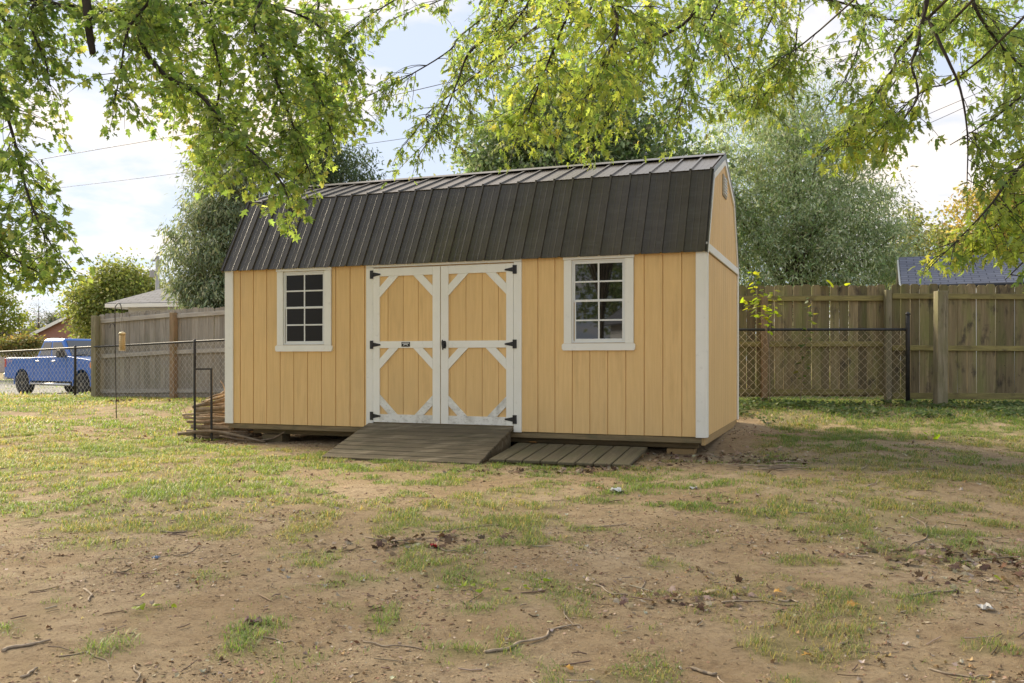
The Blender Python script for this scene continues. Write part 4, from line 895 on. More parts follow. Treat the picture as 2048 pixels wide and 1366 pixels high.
Rm = [([(1500, -110, 7.6), (1400, 8, 7.8), (1363, 51, 7.9), (1281, 92, 8.1), (1223, 116, 8.3), (1171, 150, 8.5)], .022, .006, 23, .5, .062, 0),
      ([(1060, -90, 9.2), (1014, 0, 9.2), (970, 75, 9.2), (936, 108, 9.2), (916, 160, 9.2), (891, 222, 9.2), (864, 270, 9.1), (835, 315, 9.1)], .020, .004, 26, .48, .057, 0),
      ([(860, -90, 9.6), (800, -10, 9.6), (740, 30, 9.6), (690, 70, 9.6)], .012, .003, 21, .42, .057, 0),
      ([(960, 40, 9.6), (900, 100, 9.6), (820, 150, 9.6), (750, 185, 9.6), (700, 215, 9.6)], .010, .003, 23, .42, .057, 0),
      ([(900, 190, 9.3), (850, 240, 9.3), (800, 300, 9.3)], .007, .003, 24, .36, .057, 0),
      ([(1180, -90, 7.4), (1135, 30, 7.4), (1090, 140, 7.5), (1050, 240, 7.5), (1025, 300, 7.5)], .015, .004, 38, .45, .062, 1),
      ([(1270, -90, 7.0), (1235, 60, 7.0), (1190, 160, 7.1), (1150, 230, 7.1)], .015, .004, 38, .45, .062, 1),
      ([(1340, -90, 8.6), (1300, 60, 8.6), (1240, 170, 8.6), (1205, 260, 8.6), (1180, 310, 8.6)], .015, .004, 32, .42, .062, 1),
      ([(1100, -90, 8.8), (1060, 0, 8.8), (1000, 90, 8.8), (980, 160, 8.8)], .014, .004, 32, .45, .057, 1),
      ([(1480, -90, 8.4), (1440, 0, 8.4), (1398, 88, 8.4), (1370, 180, 8.4), (1350, 240, 8.3)], .012, .003, 19, .42, .062, 0),
      ([(1440, -60, 9), (1438, 60, 9), (1475, 150, 9), (1515, 240, 9)], .010, .003, 23, .40, .057, 0),
      ([(1580, -90, 9.2), (1550, 20, 9.2), (1510, 110, 9.2), (1490, 200, 9.2)], .012, .003, 26, .45, .057, 1),
      ([(1640, -90, 9.0), (1600, 20, 9.0), (1590, 110, 9.0), (1575, 190, 9.0)], .012, .003, 23, .42, .057, 0),
      ([(1860, -120, 7.3), (1855, -10, 7.3), (1845, 40, 7.3), (1835, 92, 7.3), (1824, 130, 7.3), (1836, 190, 7.3), (1808, 238, 7.3)], .026, .007, 15, .45, .062, 0),
      ([(1858, -40, 7.3), (1868, 55, 7.3), (1896, 120, 7.2), (1921, 180, 7.2), (1935, 270, 7.2), (1934, 372, 7.2)], .018, .004, 10, .40, .062, 0),
      ([(1930, -110, 7.6), (1945, 0, 7.6), (1985, 70, 7.6), (2040, 130, 7.6), (2120, 190, 7.6)], .018, .006, 24, .5, .062, 0),
      ([(1832, 60, 7.6), (1790, 130, 7.6), (1740, 210, 7.6), (1690, 270, 7.6), (1640, 305, 7.6)], .012, .003, 32, .42, .062, 1),
      ([(1800, 150, 8.2), (1790, 230, 8.2), (1770, 290, 8.2), (1750, 335, 8.2)], .008, .003, 28, .38, .062, 1),
      ([(2180, 180, 6.8), (2090, 290, 6.8), (2030, 345, 6.8), (1985, 405, 6.8), (1945, 450, 6.8), (1890, 505, 6.8), (1850, 545, 6.8)], .014, .003, 30, .40, .062, 1),
      ([(2190, 60, 7.4), (2080, 160, 7.4), (2010, 220, 7.4), (1950, 260, 7.4), (1900, 290, 7.4)], .014, .004, 24, .42, .062, 0),
      ([(2200, 380, 6.6), (2110, 450, 6.6), (2050, 520, 6.6), (2010, 560, 6.6)], .012, .003, 24, .36, .062, 1),
      ([(2120, 260, 7.2), (2040, 330, 7.2), (2010, 420, 7.2), (2030, 470, 7.2)], .010, .003, 24, .36, .062, 1),
      ([(1600, -60, 8.4), (1700, 10, 8.4), (1790, 40, 8.3), (1900, 20, 8.2)], .014, .005, 24, .45, .062, 0),
      ([(1960, -60, 8.8), (2000, 60, 8.8), (2030, 170, 8.8), (2020, 260, 8.8)], .012, .004, 23, .45, .062, 0),
      ([(1000, -80, 10), (900, -10, 10), (830, 20, 10), (780, 40, 10)], .010, .003, 22, .42, .057, 0),
      ([(1150, -80, 10.5), (1060, 10, 10.5), (990, 50, 10.5), (940, 60, 10.5)], .010, .003, 26, .45, .057, 1),
      ([(1250, -60, 10), (1180, 20, 10), (1120, 90, 10), (1090, 150, 10)], .010, .003, 29, .45, .057, 1),
      ([(1450, -60, 9.6), (1380, 20, 9.6), (1310, 60, 9.6), (1260, 60, 9.6)], .010, .003, 24, .42, .057, 0),
      ([(1560, -60, 10), (1500, 10, 10), (1460, 70, 10), (1430, 110, 10)], .010, .003, 26, .45, .057, 1),
      ([(1900, -60, 9.5), (1960, 20, 9.5), (2020, 60, 9.5), (2080, 120, 9.5)], .010, .003, 26, .45, .08, 0),
      ([(1960, 120, 7.4), (1850, 180, 7.4), (1780, 240, 7.4), (1720, 300, 7.4)], .008, .003, 24, .36, .06, 1),
      ([(1640, 60, 8.6), (1560, 120, 8.6), (1520, 180, 8.6), (1500, 220, 8.6)], .008, .003, 24, .36, .06, 1),
      ([(2140, 330, 6.9), (2050, 400, 6.9), (1970, 460, 6.9), (1900, 500, 6.9)], .008, .003, 32, .32, .06, 1),
      ([(2160, 450, 6.9), (2080, 480, 6.9), (2010, 490, 6.9), (1960, 500, 6.9)], .008, .003, 29, .32, .06, 1),
      ([(1740, -60, 8.8), (1730, 50, 8.8), (1700, 140, 8.8), (1670, 190, 8.8)], .012, .004, 21, .45, .057, 0)]
YEL = [[(.151, .225, .082), (.180, .260, .089), (.227, .304, .096), (.274, .338, .106), (.331, .372, .114), (.378, .372, .120)],
       [(.189, .270, .072), (.236, .314, .079), (.293, .363, .089), (.350, .402, .096), (.406, .421, .106), (.435, .402, .120)]]
cutR = interp_cut([640, 700, 780, 860, 900, 960, 1010, 1080, 1150, 1200, 1240, 1330, 1400, 1450, 1530, 1560, 1600, 1680, 1760, 1800, 1830, 1870, 1930, 1990, 2048, 2300], [330, 340, 360, 370, 330, 290, 345, 310, 345, 350, 320, 330, 300, 260, 280, 240, 300, 365, 365, 330, 560, 560, 545, 520, 590, 700])
def keepR(px, py, P):
    ok = (py < cutR(px)+rng.normal(0, 10, len(px))) & (px > 640)
    hole = (((px-1870)/70)**2+((py-355)/75)**2 < 1) | (((px-1900)/45)**2+((py-215)/60)**2 < 1) | (((px-850)/45)**2+((py-90)/70)**2 < 1) | (((px-1640)/40)**2+((py-40)/40)**2 < 1)
    return ok & ~(hole & (rng.random(len(px)) < .85))
maple('maple_tree', 'silver maple whose yellow-green boughs hang over the centre and right of the picture', [(5.6, .6, -.1), (5.5, .8, 1.5), (5.2, 1.2, 3.0), (4.6, 2.0, 4.6)], .3, Rm, YEL, LV_silver, keepR, WT)

# ------------------------------------------------------------------ background trees
def bg_tree(name, label, base, blobs, ncl, per, ls, cols, tr_r, tv, tf, mat, clr=.42, droop=-.2, group=None, spread=1.0, bark='bark', lean=(0, 0)):
    x, y = base; root = empty(name, (x, y, gzf(x, y))); tag(root, label, 'tree', group); O = np.array(root.location)
    vol = np.array([b[3]*b[4]*b[5] for b in blobs]); pr = vol/vol.sum(); CP = []; 
    for b, k in zip(blobs, rng.multinomial(ncl, pr)):
        d = nrm(rng.normal(0, 1, (k, 3))); r = rng.random((k, 1))**.42; CP.append(np.array(b[:3])+d*r*np.array(b[3:]))
    CP = np.concatenate(CP); n = len(CP); cs = clr*rng.uniform(.5, 1.25, n)*spread
    k = rng.poisson(per, n); idx = np.repeat(np.arange(n), k); m = len(idx)
    off = rng.normal(0, 1, (m, 3))*np.array([1, 1, .62]); off = off/(1+.25*np.linalg.norm(off, axis=1, keepdims=True)); P = CP[idx]+off*cs[idx][:, None]; P[:, 2] = np.maximum(P[:, 2], .1)
    t = nrm(off*.5+rng.normal(0, .55, (m, 3))+np.array([0, 0, droop])); nn = nrm(off*.5+np.array([0, 0, .7])+rng.normal(0, .5, (m, 3)))
    C = pick(cols, m, .14)*(1+rng.normal(0, .16, n))[idx][:, None]
    V, F, CC = scatter(tv, tf, P, frames(t, nn), ls*np.clip(rng.normal(1, .25, m), .4, 1.7), np.clip(C, .004, .9))
    tag(link('crown', big_mesh('crown', V, F, mat, CC), root), kind='stuff')
    zt = max(b[2]+b[5]*.6 for b in blobs); cx = np.average([b[0] for b in blobs]); cy_ = np.average([b[1] for b in blobs])
    tk = MB(); tp = smooth_path([(0, 0, -.15), (cx*.2, cy_*.2, zt*.25), (cx*.6+.1, cy_*.6, zt*.6), (cx, cy_, zt)], 4); tk.tube(tp, np.linspace(tr_r, tr_r*.15, len(tp)), 9)
    sel = rng.choice(n, min(n, 26), replace=False)
    for i in sel:
        s = tp[int(np.clip(CP[i][2]/zt*.62, .12, .85)*(len(tp)-1))]; tk.tube(smooth_path([s, (s+CP[i])/2+np.array([0, 0, .25]), CP[i]], 3), np.linspace(tr_r*.32, .012, 7), 5)
    tk.obj('trunk', M[bark], root, True)
    return root
GG = [(.248, .328, .183), (.320, .393, .241), (.408, .466, .320), (.524, .568, .437), (.204, .277, .139)]
X = lambda px, Y: (px-1024)/FPX*Y
bg_tree('oak_tree', 'large pale grey-green tree behind the right fence', (X(1590, 24), 24), [(0, 0, 3.2, 3.0, 2.4, 2.4), (-.7, 0, 5.2, 2.2, 2.0, 2.0), (.9, 0, 4.6, 2.0, 2.0, 1.8), (-.6, 0, 7.4, 1.9, 1.6, 1.9), (.6, 0, 6.6, 1.9, 1.6, 1.8), (-2.1, .3, 3.6, 1.7, 1.7, 2.2), (2.1, .2, 2.9, 1.4, 1.6, 1.9), (1.8, .2, 4.6, 1.3, 1.4, 1.3), (-2.4, .4, 5.6, 1.4, 1.4, 1.5)], 1450, 74, .125, GG, .22, NV, NF, M['leafbg'], .40, -.55)
GC = [(.134, .202, .084), (.179, .246, .112), (.224, .291, .151), (.302, .358, .224)]
bg_tree('broadleaf_tree', 'green tree showing above the middle of the shed roof', (X(1150, 23), 23), [(0, 0, 4.6, 3.0, 2.4, 2.6), (-1.2, 0, 6.0, 1.7, 1.7, 1.8), (1.1, 0, 6.6, 1.8, 1.8, 1.8), (2.3, .5, 5.4, 1.7, 1.6, 2.0), (-.2, 0, 7.2, 1.8, 1.6, 1.7), (-2.3, 0, 5.4, 1.0, 1.2, 1.6)], 1050, 72, .115, GC, .2, SV, SF, M['leafbg'], .40, -.1)
CE = [(.149, .207, .115), (.196, .253, .149), (.253, .310, .196), (.345, .391, .265)]
bg_tree('cedar_tree', 'shaggy grey-green cedar left of the shed roof', (X(445, 20.5), 20.5), [(0, 0, 1.9, 1.05, 1.0, 1.6), (-.15, 0, 3.2, 1.15, 1.0, 1.5), (.1, 0, 4.5, .9, .9, 1.3), (.5, .2, 5.4, .6, .6, .9), (.9, .3, 2.6, .8, .9, 1.8)], 520, 95, .125, CE, .14, NV, NF, M['needle'], .30, -.85)
CD = [(.075, .12, .06), (.10, .15, .075), (.14, .19, .10)]
bg_tree('cedar_tree', 'dark feathery conifer behind the left end of the shed roof', (X(640, 22), 22), [(0, 0, 3.6, 1.6, 1.4, 2.2), (.1, 0, 5.3, 1.25, 1.2, 1.6), (-.1, 0, 6.8, .9, .9, 1.3), (.9, 0, 4.8, .8, .8, 1.1)], 420, 95, .13, CD, .17, NV, NF, M['needle'], .30, -.75)
YT = [(.20, .24, .065), (.25, .28, .08), (.30, .31, .095), (.17, .21, .055)]
bg_tree('broadleaf_tree', 'bright yellow-green tree between the brick house and the grey roof', (X(225, 52), 52), [(.3, 0, 4.3, 2.6, 2.6, 2.2), (-1.1, 0, 4.6, 1.5, 1.6, 1.3), (1.7, 0, 4.4, 1.9, 1.9, 1.8), (.4, 0, 5.9, 1.6, 1.6, 1.2), (-.8, -.3, 2.9, 1.0, 1.1, 1.0)], 420, 66, .18, YT, .22, SV, SF, M['leafbg'], .62, -.1)
bg_tree('broadleaf_tree', 'bright green tree at the far left edge above the white building', (X(-22, 50), 50), [(0, 0, 3.2, 1.9, 1.8, 1.9), (-1, 0, 4.6, 1.8, 1.8, 1.6)], 120, 60, .17, [(.12, .17, .03), (.16, .20, .035), (.20, .22, .04)], .2, SV, SF, M['leafbg'], .6, -.1)
bg_tree('broadleaf_tree', 'tall mid green tree rising behind the yellow-green tree', (X(262, 78), 78), [(0, 0, 6.0, 2.6, 2.4, 3.0), (-2.6, 0, 5.2, 2.2, 2.2, 3.0), (2.0, 0, 4.8, 1.8, 2, 2.2)], 320, 60, .26, [(.07, .10, .04), (.09, .125, .05), (.12, .15, .06)], .3, SV, SF, M['leafbg'], .8, -.1)
OR = [(.143, .150, .045), (.210, .188, .053), (.300, .210, .068), (.150, .173, .048)]
bg_tree('ornamental_tree', 'small olive tree with a flat crown in front of the white building', (X(42, 44), 44), [(0, 0, 2.0, .95, .9, .42), (-.45, 0, 1.75, .6, .7, .35), (.4, 0, 1.8, .6, .7, .35)], 110, 60, .12, OR, .10, SV, SF, M['leafbg'], .30, -.2)
PN = [(.053, .083, .053), (.075, .105, .068), (.090, .098, .075)]
for k, (px, Y, h, lab) in enumerate(((100, 112, 7.5, 'leftmost of the dark pines above the brick house'), (152, 116, 8.5, 'middle one of the dark pines above the brick house'), (205, 110, 8.2, 'rightmost of the dark pines above the brick house'))):
    bg_tree('pine_tree', lab, (X(px, Y), Y), [(0, 0, h*.72, 2.4, 2.2, h*.26), (0, 0, h*.48, 2.8, 2.4, h*.2), (1.4, 0, h*.8, 1.4, 1.4, 1.4)], 90, 55, .38, PN, .28, NV, NF, M['needle'], .75, -.2, 'pines behind the brick house')
for k, (px, Y, h, lab) in enumerate(((38, 96, 7.0, 'grey thin-leaved tree left of the pines above the white building'), (72, 98, 8.2, 'grey thin-leaved tree between the white building and the brick house'))):
    bg_tree('thin_tree', lab, (X(px, Y), Y), [(0, 0, h*.55, 1.8, 1.6, h*.34), (.6, 0, h*.75, 1.2, 1.2, h*.2)], 50, 22, .22, [(.12, .10, .08), (.16, .14, .10), (.10, .11, .06)], .22, NV, NF, M['leafbg'], .8, -.2, 'thin grey trees far left')
TR = [(.195, .240, .075), (.270, .285, .090), (.330, .315, .120)]
for k, (px, Y, h, lab) in enumerate(((1815, 42, 8.6, 'slender yellow-green tree just right of the big grey-green tree'), (1880, 44, 8.6, 'slender yellow-green tree above the outbuilding roof'))):
    bg_tree('slender_tree', lab, (X(px, Y), Y), [(0, 0, h*.6, 1.2, 1.1, h*.28), (.2, 0, h*.8, .8, .8, h*.18)], 120, 42, .17, TR, .13, SV, SF, M['leafbg'], .45, -.2, 'slender trees behind the outbuilding')
bg_tree('broadleaf_tree', 'orange-yellow autumn tree behind the outbuilding at the right edge', (X(2010, 30), 30), [(0, 0, 5.2, 1.9, 1.8, 2.0), (-.6, 0, 3.9, 1.4, 1.4, 1.2), (1.5, 0, 4.6, 1.8, 1.8, 2.0)], 420, 62, .13, [(.30, .27, .08), (.36, .29, .09), (.26, .26, .07), (.40, .28, .09)], .2, SV, SF, M['leafbg'], .42, -.1)
# far woodland that closes the horizon: reads as one mass
def woodland():
    n = 260; a = rng.uniform(R(-75), R(75), n); d = rng.uniform(135, 170, n); cx, cyy = np.sin(a)*d, np.cos(a)*d; per = 60; idx = np.repeat(np.arange(n), per); h = rng.uniform(4, 7.5, n)
    o = nrm(rng.normal(0, 1, (n*per, 3)))*rng.random((n*per, 1))**.4; P = np.c_[cx[idx]+o[:, 0]*5, cyy[idx]+o[:, 1]*4, h[idx]*.5+o[:, 2]*h[idx]*.55]
    C = pick([(.06, .085, .04), (.09, .11, .05), (.13, .13, .05)], n, .2)[idx]*(1+rng.normal(0, .12, (n*per, 1)))
    V, F, CC = scatter(SV, SF, P, frames(rng.normal(0, 1, P.shape), rng.normal(0, 1, P.shape)), rng.uniform(1.0, 2.0, len(P)), np.clip(C, .01, .5))
    tag(link('woodland', big_mesh('woodland', V, F, M['leafbg'], CC)), 'far belt of trees along the horizon', 'woodland', kind='stuff')
woodland()
# ------------------------------------------------------------------ saplings, vine leaves, weeds
HV = np.array([(0, 0, 0), (.30, -.05, -.04), (.46, .22, -.10), (.30, .62, -.08), (0, 1, -.16), (-.30, .62, -.08), (-.46, .22, -.10), (-.30, -.05, -.04), (0, .4, .02)])
HF = [(8, 0, 1), (8, 1, 2), (8, 2, 3), (8, 3, 4), (8, 4, 5), (8, 5, 6), (8, 6, 7), (8, 7, 0)]
def leafy_stem(name, label, cat, base, stems, ls, cols, group=None, every=.06, mat='leaf'):
    """each leaf is a mesh of its own under the plant"""
    root = empty(name, base); tag(root, label, cat, group); O = np.array(base); mes = [big_mesh('leaf', HV, HF, M[mat], np.repeat(pick(cols, 1, .1), len(HV), 0)) for _ in range(5)]
    for pts, r, k0 in stems:
        P = smooth_path(pts, 5); MB().tube(P-O, np.linspace(r, r*.4, len(P)), 5).obj('stem', M['stick'], root, True)
        cum = np.r_[0, np.cumsum(np.linalg.norm(np.diff(P, axis=0), axis=1))]
        for s in np.arange(cum[-1]*k0, cum[-1]+.001, every):
            i = min(np.searchsorted(cum, s), len(P)-1); p = P[i]; a = rng.uniform(0, 2*math.pi); od = np.array([math.cos(a), math.sin(a)*.8, 0])
            pe = p+od*rng.uniform(.03, .09)+np.array([0, 0, rng.uniform(-.02, .04)]); t = nrm(od+np.array([0, 0, rng.uniform(-.6, .2)])); n = nrm(np.array([0, -.25, 1.])+rng.normal(0, .35, 3)); R3 = frames(t[None], n[None])[0]*ls*rng.uniform(.6, 1.25)
            m4 = Matrix.Identity(4)
            for q in range(3):
                for w in range(3): m4[q][w] = R3[q, w]
                m4[q][3] = pe[q]-O[q]
            o = bpy.data.objects.new('leaf', mes[int(rng.integers(5))]); COL.objects.link(o); o.parent = root; o.matrix_local = m4
    return root
LIME = [(.26, .33, .02), (.32, .37, .025), (.20, .28, .02)]
Yf = 13.75; b0 = at(1540, 800, Yf); b0.z = gzf(b0.x, Yf)
leafy_stem('sapling', 'lime green sapling growing against the fence beside the shed corner', 'sapling', b0, [([b0, at(1538, 700, Yf), at(1530, 640, Yf), at(1516, 590, Yf), at(1502, 545, Yf)], .008, .55), ([at(1538, 700, Yf), at(1528, 650, Yf), at(1500, 610, Yf), at(1482, 598, Yf)], .005, .5), ([at(1538, 690, Yf), at(1542, 640, Yf), at(1548, 600, Yf), at(1552, 580, Yf)], .005, .5)], .085, LIME, every=.024)
b1 = at(1600, 798, 13.8); b1.z = gzf(b1.x, 13.8)
leafy_stem('sapling', 'thin dark-leaved climber on the chain-link fence right of the lime sapling', 'sapling', b1, [([b1, at(1606, 740, 13.8), at(1612, 680, 13.8), at(1616, 630, 13.8), at(1622, 600, 13.8)], .006, .2)], .075, [(.07, .11, .03), (.10, .14, .05), (.2, .2, .04)], every=.035)
for (px, py, lab) in ((1657, 569, 'broad lime leaf poking over the fence top, left of two'), (1697, 565, 'folded lime leaf poking over the fence top, right of two')):
    b = at(px, py+20, 14.45); t = leafy_stem('vine_leaf', lab, 'leaf', b, [([b, at(px, py+8, 14.42), at(px, py+2, 14.40)], .003, .95)], .17, LIME, every=.3)
LM = [(.20, .30, .02), (.26, .34, .025)]
for (px, py, Y, ls, lab) in ((280, 1208, 4.15, .055, 'lime seedling alone on bare soil at lower left'), (322, 1213, 4.12, .030, 'tiny lime seedling right of the lower-left seedling'), (888, 1166, 4.5, .032, 'leftmost of three lime seedlings in the foreground'), (950, 1170, 4.45, .05, 'middle and largest of three lime seedlings in the foreground'), (1042, 1168, 4.5, .048, 'rightmost of three lime seedlings in the foreground'),
                             (1962, 1160, 4.55, .055, 'broad green seedling near the right edge among dead leaves'), (300, 892, 11.3, .10, 'lime weed in the left lawn near the branch pile'), (1862, 912, 10.3, .12, 'lime weed in the grass right of the shed'), (1565, 905, 10.6, .05, 'small lime weed near the shed corner')):
    X_, Y_ = (px-1024)/FPX*Y, Y; g = gzf(X_, Y_); b = Vector((X_, Y_, g-.005)); ls *= .75; h = ls*1.1
    leafy_stem('seedling', lab, 'seedling', b, [([b, b+Vector((.003, 0, h*.5)), b+Vector((.006, 0, h))], .002, .6), ([b, b+Vector((.02, .01, h*.4)), b+Vector((.045*ls/.05, .0, h*.7))], .002, .8), ([b, b+Vector((-.02, .01, h*.4)), b+Vector((-.04*ls/.05, 0, h*.6))], .002, .8)], ls, LM, every=max(.012, ls*.45), mat='leaf')
# ------------------------------------------------------------------ grass (nobody could count it)
def frust(n, y0, y1, marg=1.12, pad=1.2):
    """points spread over the ground between two distances, inside a wedge wider than the view"""
    y = np.sqrt(rng.random(n)*(y1*y1-y0*y0)+y0*y0); x = (rng.random(n)*2-1)*(y*.5776*marg+pad); return x, y
def blades(n, y0, y1, hmin, hmax, w, dens_pow=1.0, thr=.0):
    x, y = frust(n, y0, y1); g = grass_amount(x, y); cl = fbm(x*7, y*7, 2); ok = rng.random(n) < np.clip(g**dens_pow*1.1*(.10+1.7*sst(.38, .68, cl))+thr*sst(.62, .75, fbm(x*3.1+9, y*3.1, 3)), 0, 1); x, y, g = x[ok], y[ok], g[ok]; n = len(x)
    u = (x-SX)*math.cos(TH)-(y-SY)*math.sin(TH); v = (x-SX)*math.sin(TH)+(y-SY)*math.cos(TH); inside = (u > 0) & (u < LEN) & (v > -.02) & (v < DEP)
    blk = inside | ((u > 2.12) & (u < 4.02) & (v > -1.12) & (v < 0)) | ((u > 4.05) & (u < 5.57) & (v > -.98) & (v < 0)); x, y, g = x[~blk], y[~blk], g[~blk]; n = len(x)
    P = np.c_[x, y, gz(x, y)-.004]; h = rng.uniform(hmin, hmax, n)*(.5+.8*g)*(.65+.8*fbm(x*1.3, y*1.3, 2)); a = rng.uniform(0, 2*math.pi, n); ln_ = rng.uniform(.5, 1.6, n)
    d = np.c_[np.cos(a), np.sin(a), np.zeros(n)]; s = np.c_[-np.sin(a), np.cos(a), np.zeros(n)]; ww = w*rng.uniform(.6, 1.3, n)[:, None]; up = np.array([0, 0, 1.])
    b0 = P-s*ww/2; b1 = P+s*ww/2; m_ = P+up*(h*.55)[:, None]+d*(h*ln_*.36)[:, None]; m0 = m_-s*ww*.4; m1 = m_+s*ww*.4; tp = P+up*(h*np.clip(1-.42*ln_, .3, 1))[:, None]+d*(h*ln_*.8)[:, None]
    V = np.stack([b0, b1, m1, m0, tp], 1).reshape(-1, 3); k = np.arange(n)*5; F = np.concatenate([np.stack([k, k+1, k+2], 1), np.stack([k, k+2, k+3], 1), np.stack([k+3, k+2, k+4], 1)])
    patch = fbm(x*.8+70, y*.8, 3); left_sun = sst(1.5, -4, x)[:, None]
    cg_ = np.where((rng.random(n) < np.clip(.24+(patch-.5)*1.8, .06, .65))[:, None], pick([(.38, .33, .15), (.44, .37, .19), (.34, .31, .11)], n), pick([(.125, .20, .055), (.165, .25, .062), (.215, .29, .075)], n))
    cg_ = cg_*(1+left_sun*np.array([.30, .28, .15]))  # sunlight on the left lawn painted into the blade colour, fading out rightwards
    return V, F, np.repeat(cg_, 5, 0)
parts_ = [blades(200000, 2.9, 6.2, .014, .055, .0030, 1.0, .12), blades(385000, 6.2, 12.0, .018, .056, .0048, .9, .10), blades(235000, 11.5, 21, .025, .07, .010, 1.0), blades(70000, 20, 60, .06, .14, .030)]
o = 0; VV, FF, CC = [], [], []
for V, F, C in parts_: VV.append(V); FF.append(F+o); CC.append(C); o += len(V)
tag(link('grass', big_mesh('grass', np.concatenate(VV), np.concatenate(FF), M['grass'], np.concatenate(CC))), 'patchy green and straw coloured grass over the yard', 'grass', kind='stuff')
# low broad-leaved ground cover along the right fence
def cover(n, x0, x1, y0, y1):
    x = rng.uniform(x0, x1, n); y = rng.uniform(y0, y1, n); k = fbm(x*1.4, y*1.4+5, 3); ok = rng.random(n) < sst(.36, .58, k); x, y = x[ok], y[ok]; n = len(x); P = np.c_[x, y, gz(x, y)+rng.uniform(.015, .09, n)]
    a = rng.uniform(0, 6.28, n); t = np.c_[np.cos(a), np.sin(a), rng.uniform(-.3, .3, n)]; return scatter(HV, HF, P, frames(t, np.array([0, -.3, 1.])+rng.normal(0, .4, (n, 3))), rng.uniform(.03, .06, n), pick([(.06, .11, .03), (.085, .14, .035), (.12, .17, .05), (.16, .19, .08)], n))
V, F, C = cover(16000, 3.0, 12.5, 12.0, 14.2); tag(link('ground_cover', big_mesh('ground_cover', V, F, M['grass'], C)), 'low leafy green weeds along the foot of the right fence', 'weeds', kind='stuff')
# ------------------------------------------------------------------ leaf litter, clods, twigs
def place(n, y0, y1): x, y = frust(n, y0, y1); return x, y
def litter(n, y0, y1, smin, smax):
    x, y = place(n, y0, y1); w = .08+1.2*sst(.50, .66, fbm(x*1.3+20, y*1.3+3, 4))+.5*sst(1.0, 3.0, x)*sst(8, 5, y); ok = rng.random(n) < w*.7; x, y = x[ok], y[ok]; n = len(x)
    P = np.c_[x, y, gz(x, y)+.006]; a = rng.uniform(0, 6.28, n); t = np.c_[np.cos(a), np.sin(a), rng.normal(0, .22, n)]; nn = np.array([0, 0, 1.])+rng.normal(0, .45, (n, 3)); lv = LV.copy(); lv[:, 2] = .35*np.abs(lv[:, 0])-.25*(lv[:, 1]-.4)**2+.12*np.sin(7*lv[:, 1])
    return scatter(lv, LF, P, frames(t, nn), rng.uniform(smin, smax, n)[:, None]*np.array([.75, .85, 1.1]), pick([(.29, .20, .13), (.21, .14, .09), (.37, .30, .22), (.46, .40, .33), (.15, .10, .065), (.38, .26, .13), (.32, .28, .22)], n, .15))
def merge(L_):
    o = 0; a, b, c = [], [], []
    for V, F, C in L_: a.append(V); b.append(F+o); c.append(C); o += len(V)
    return np.concatenate(a), np.concatenate(b), np.concatenate(c)
V, F, C = merge([litter(6500, 2.9, 6.5, .010, .038), litter(6000, 6.5, 13, .016, .05)])
def frags(n, y0, y1, smin, smax):
    x, y = place(n, y0, y1); k = .12+.95*sst(.44, .62, fbm(x*1.9+11, y*1.9+7, 4)); ok = rng.random(n) < k*(1-.5*grass_amount(x, y)); x, y = x[ok], y[ok]; n = len(x)
    P = np.c_[x, y, gz(x, y)+rng.uniform(.001, .006, n)]; a = rng.uniform(0, 6.28, n); t = np.c_[np.cos(a), np.sin(a), rng.normal(0, .25, n)]
    return scatter(SV*np.array([1.2, 1, 2]), SF, P, frames(t, np.array([0, 0, 1.])+rng.normal(0, .4, (n, 3))), (smin+(smax-smin)*rng.random(n)**2.2)[:, None]*rng.uniform(.6, 1.3, (n, 3)), pick([(.30, .21, .135), (.22, .15, .095), (.38, .30, .215), (.16, .11, .07), (.45, .38, .30), (.33, .26, .15)], n, .15, [.30, .24, .18, .12, .08, .08]))
def litter_at(px, py, Y, sx, sy, n, s):
    c = at(px, py, Y); x = c.x+rng.normal(0, sx, n); y = Y+rng.normal(0, sy, n); P = np.c_[x, y, gz(x, y)+rng.uniform(.004, .03, n)]; a = rng.uniform(0, 6.28, n); t = np.c_[np.cos(a), np.sin(a), rng.normal(0, .3, n)]
    return scatter(LV, LF, P, frames(t, np.array([0, 0, 1.])+rng.normal(0, .5, (n, 3))), rng.uniform(.6, 1.2, n)*s, pick([(.20, .14, .09), (.14, .09, .06), (.27, .21, .15), (.10, .065, .045), (.33, .27, .2)], n, .15))
V, F, C = merge([(V, F, C), frags(42000, 2.9, 6.0, .006, .03), frags(36000, 6.0, 11.5, .009, .035), litter_at(830, 1090, 5.45, .28, .10, 80, .05), litter_at(1960, 1110, 5.0, .35, .3, 220, .05), litter_at(1560, 945, 8.8, .16, .10, 70, .06), litter_at(1150, 940, 8.6, .7, .10, 150, .05), litter_at(1430, 915, 9.2, .5, .35, 200, .05), litter_at(1700, 800, 13.6, 1.3, .18, 260, .06), litter_at(1380, 1200, 4.3, .35, .12, 60, .04), litter_at(330, 800, 17.2, 1.2, .3, 120, .07), litter_at(430, 885, 11.4, .5, .2, 90, .05)])
tag(link('leaf_litter', big_mesh('leaf_litter', V, F, M['litter'], C)), 'dry brown fallen leaves scattered over the soil', 'leaves', kind='stuff')
OV = np.array([(1, 0, 0), (-1, 0, 0), (0, 1, 0), (0, -1, 0), (0, 0, .7), (.5, .5, .35), (-.55, .4, .4), (.4, -.5, .45)]); OF = [(4, 0, 5), (4, 5, 2), (4, 2, 6), (4, 6, 1), (4, 1, 3), (4, 3, 7), (4, 7, 0), (0, 2, 5), (2, 1, 6), (3, 0, 7)]
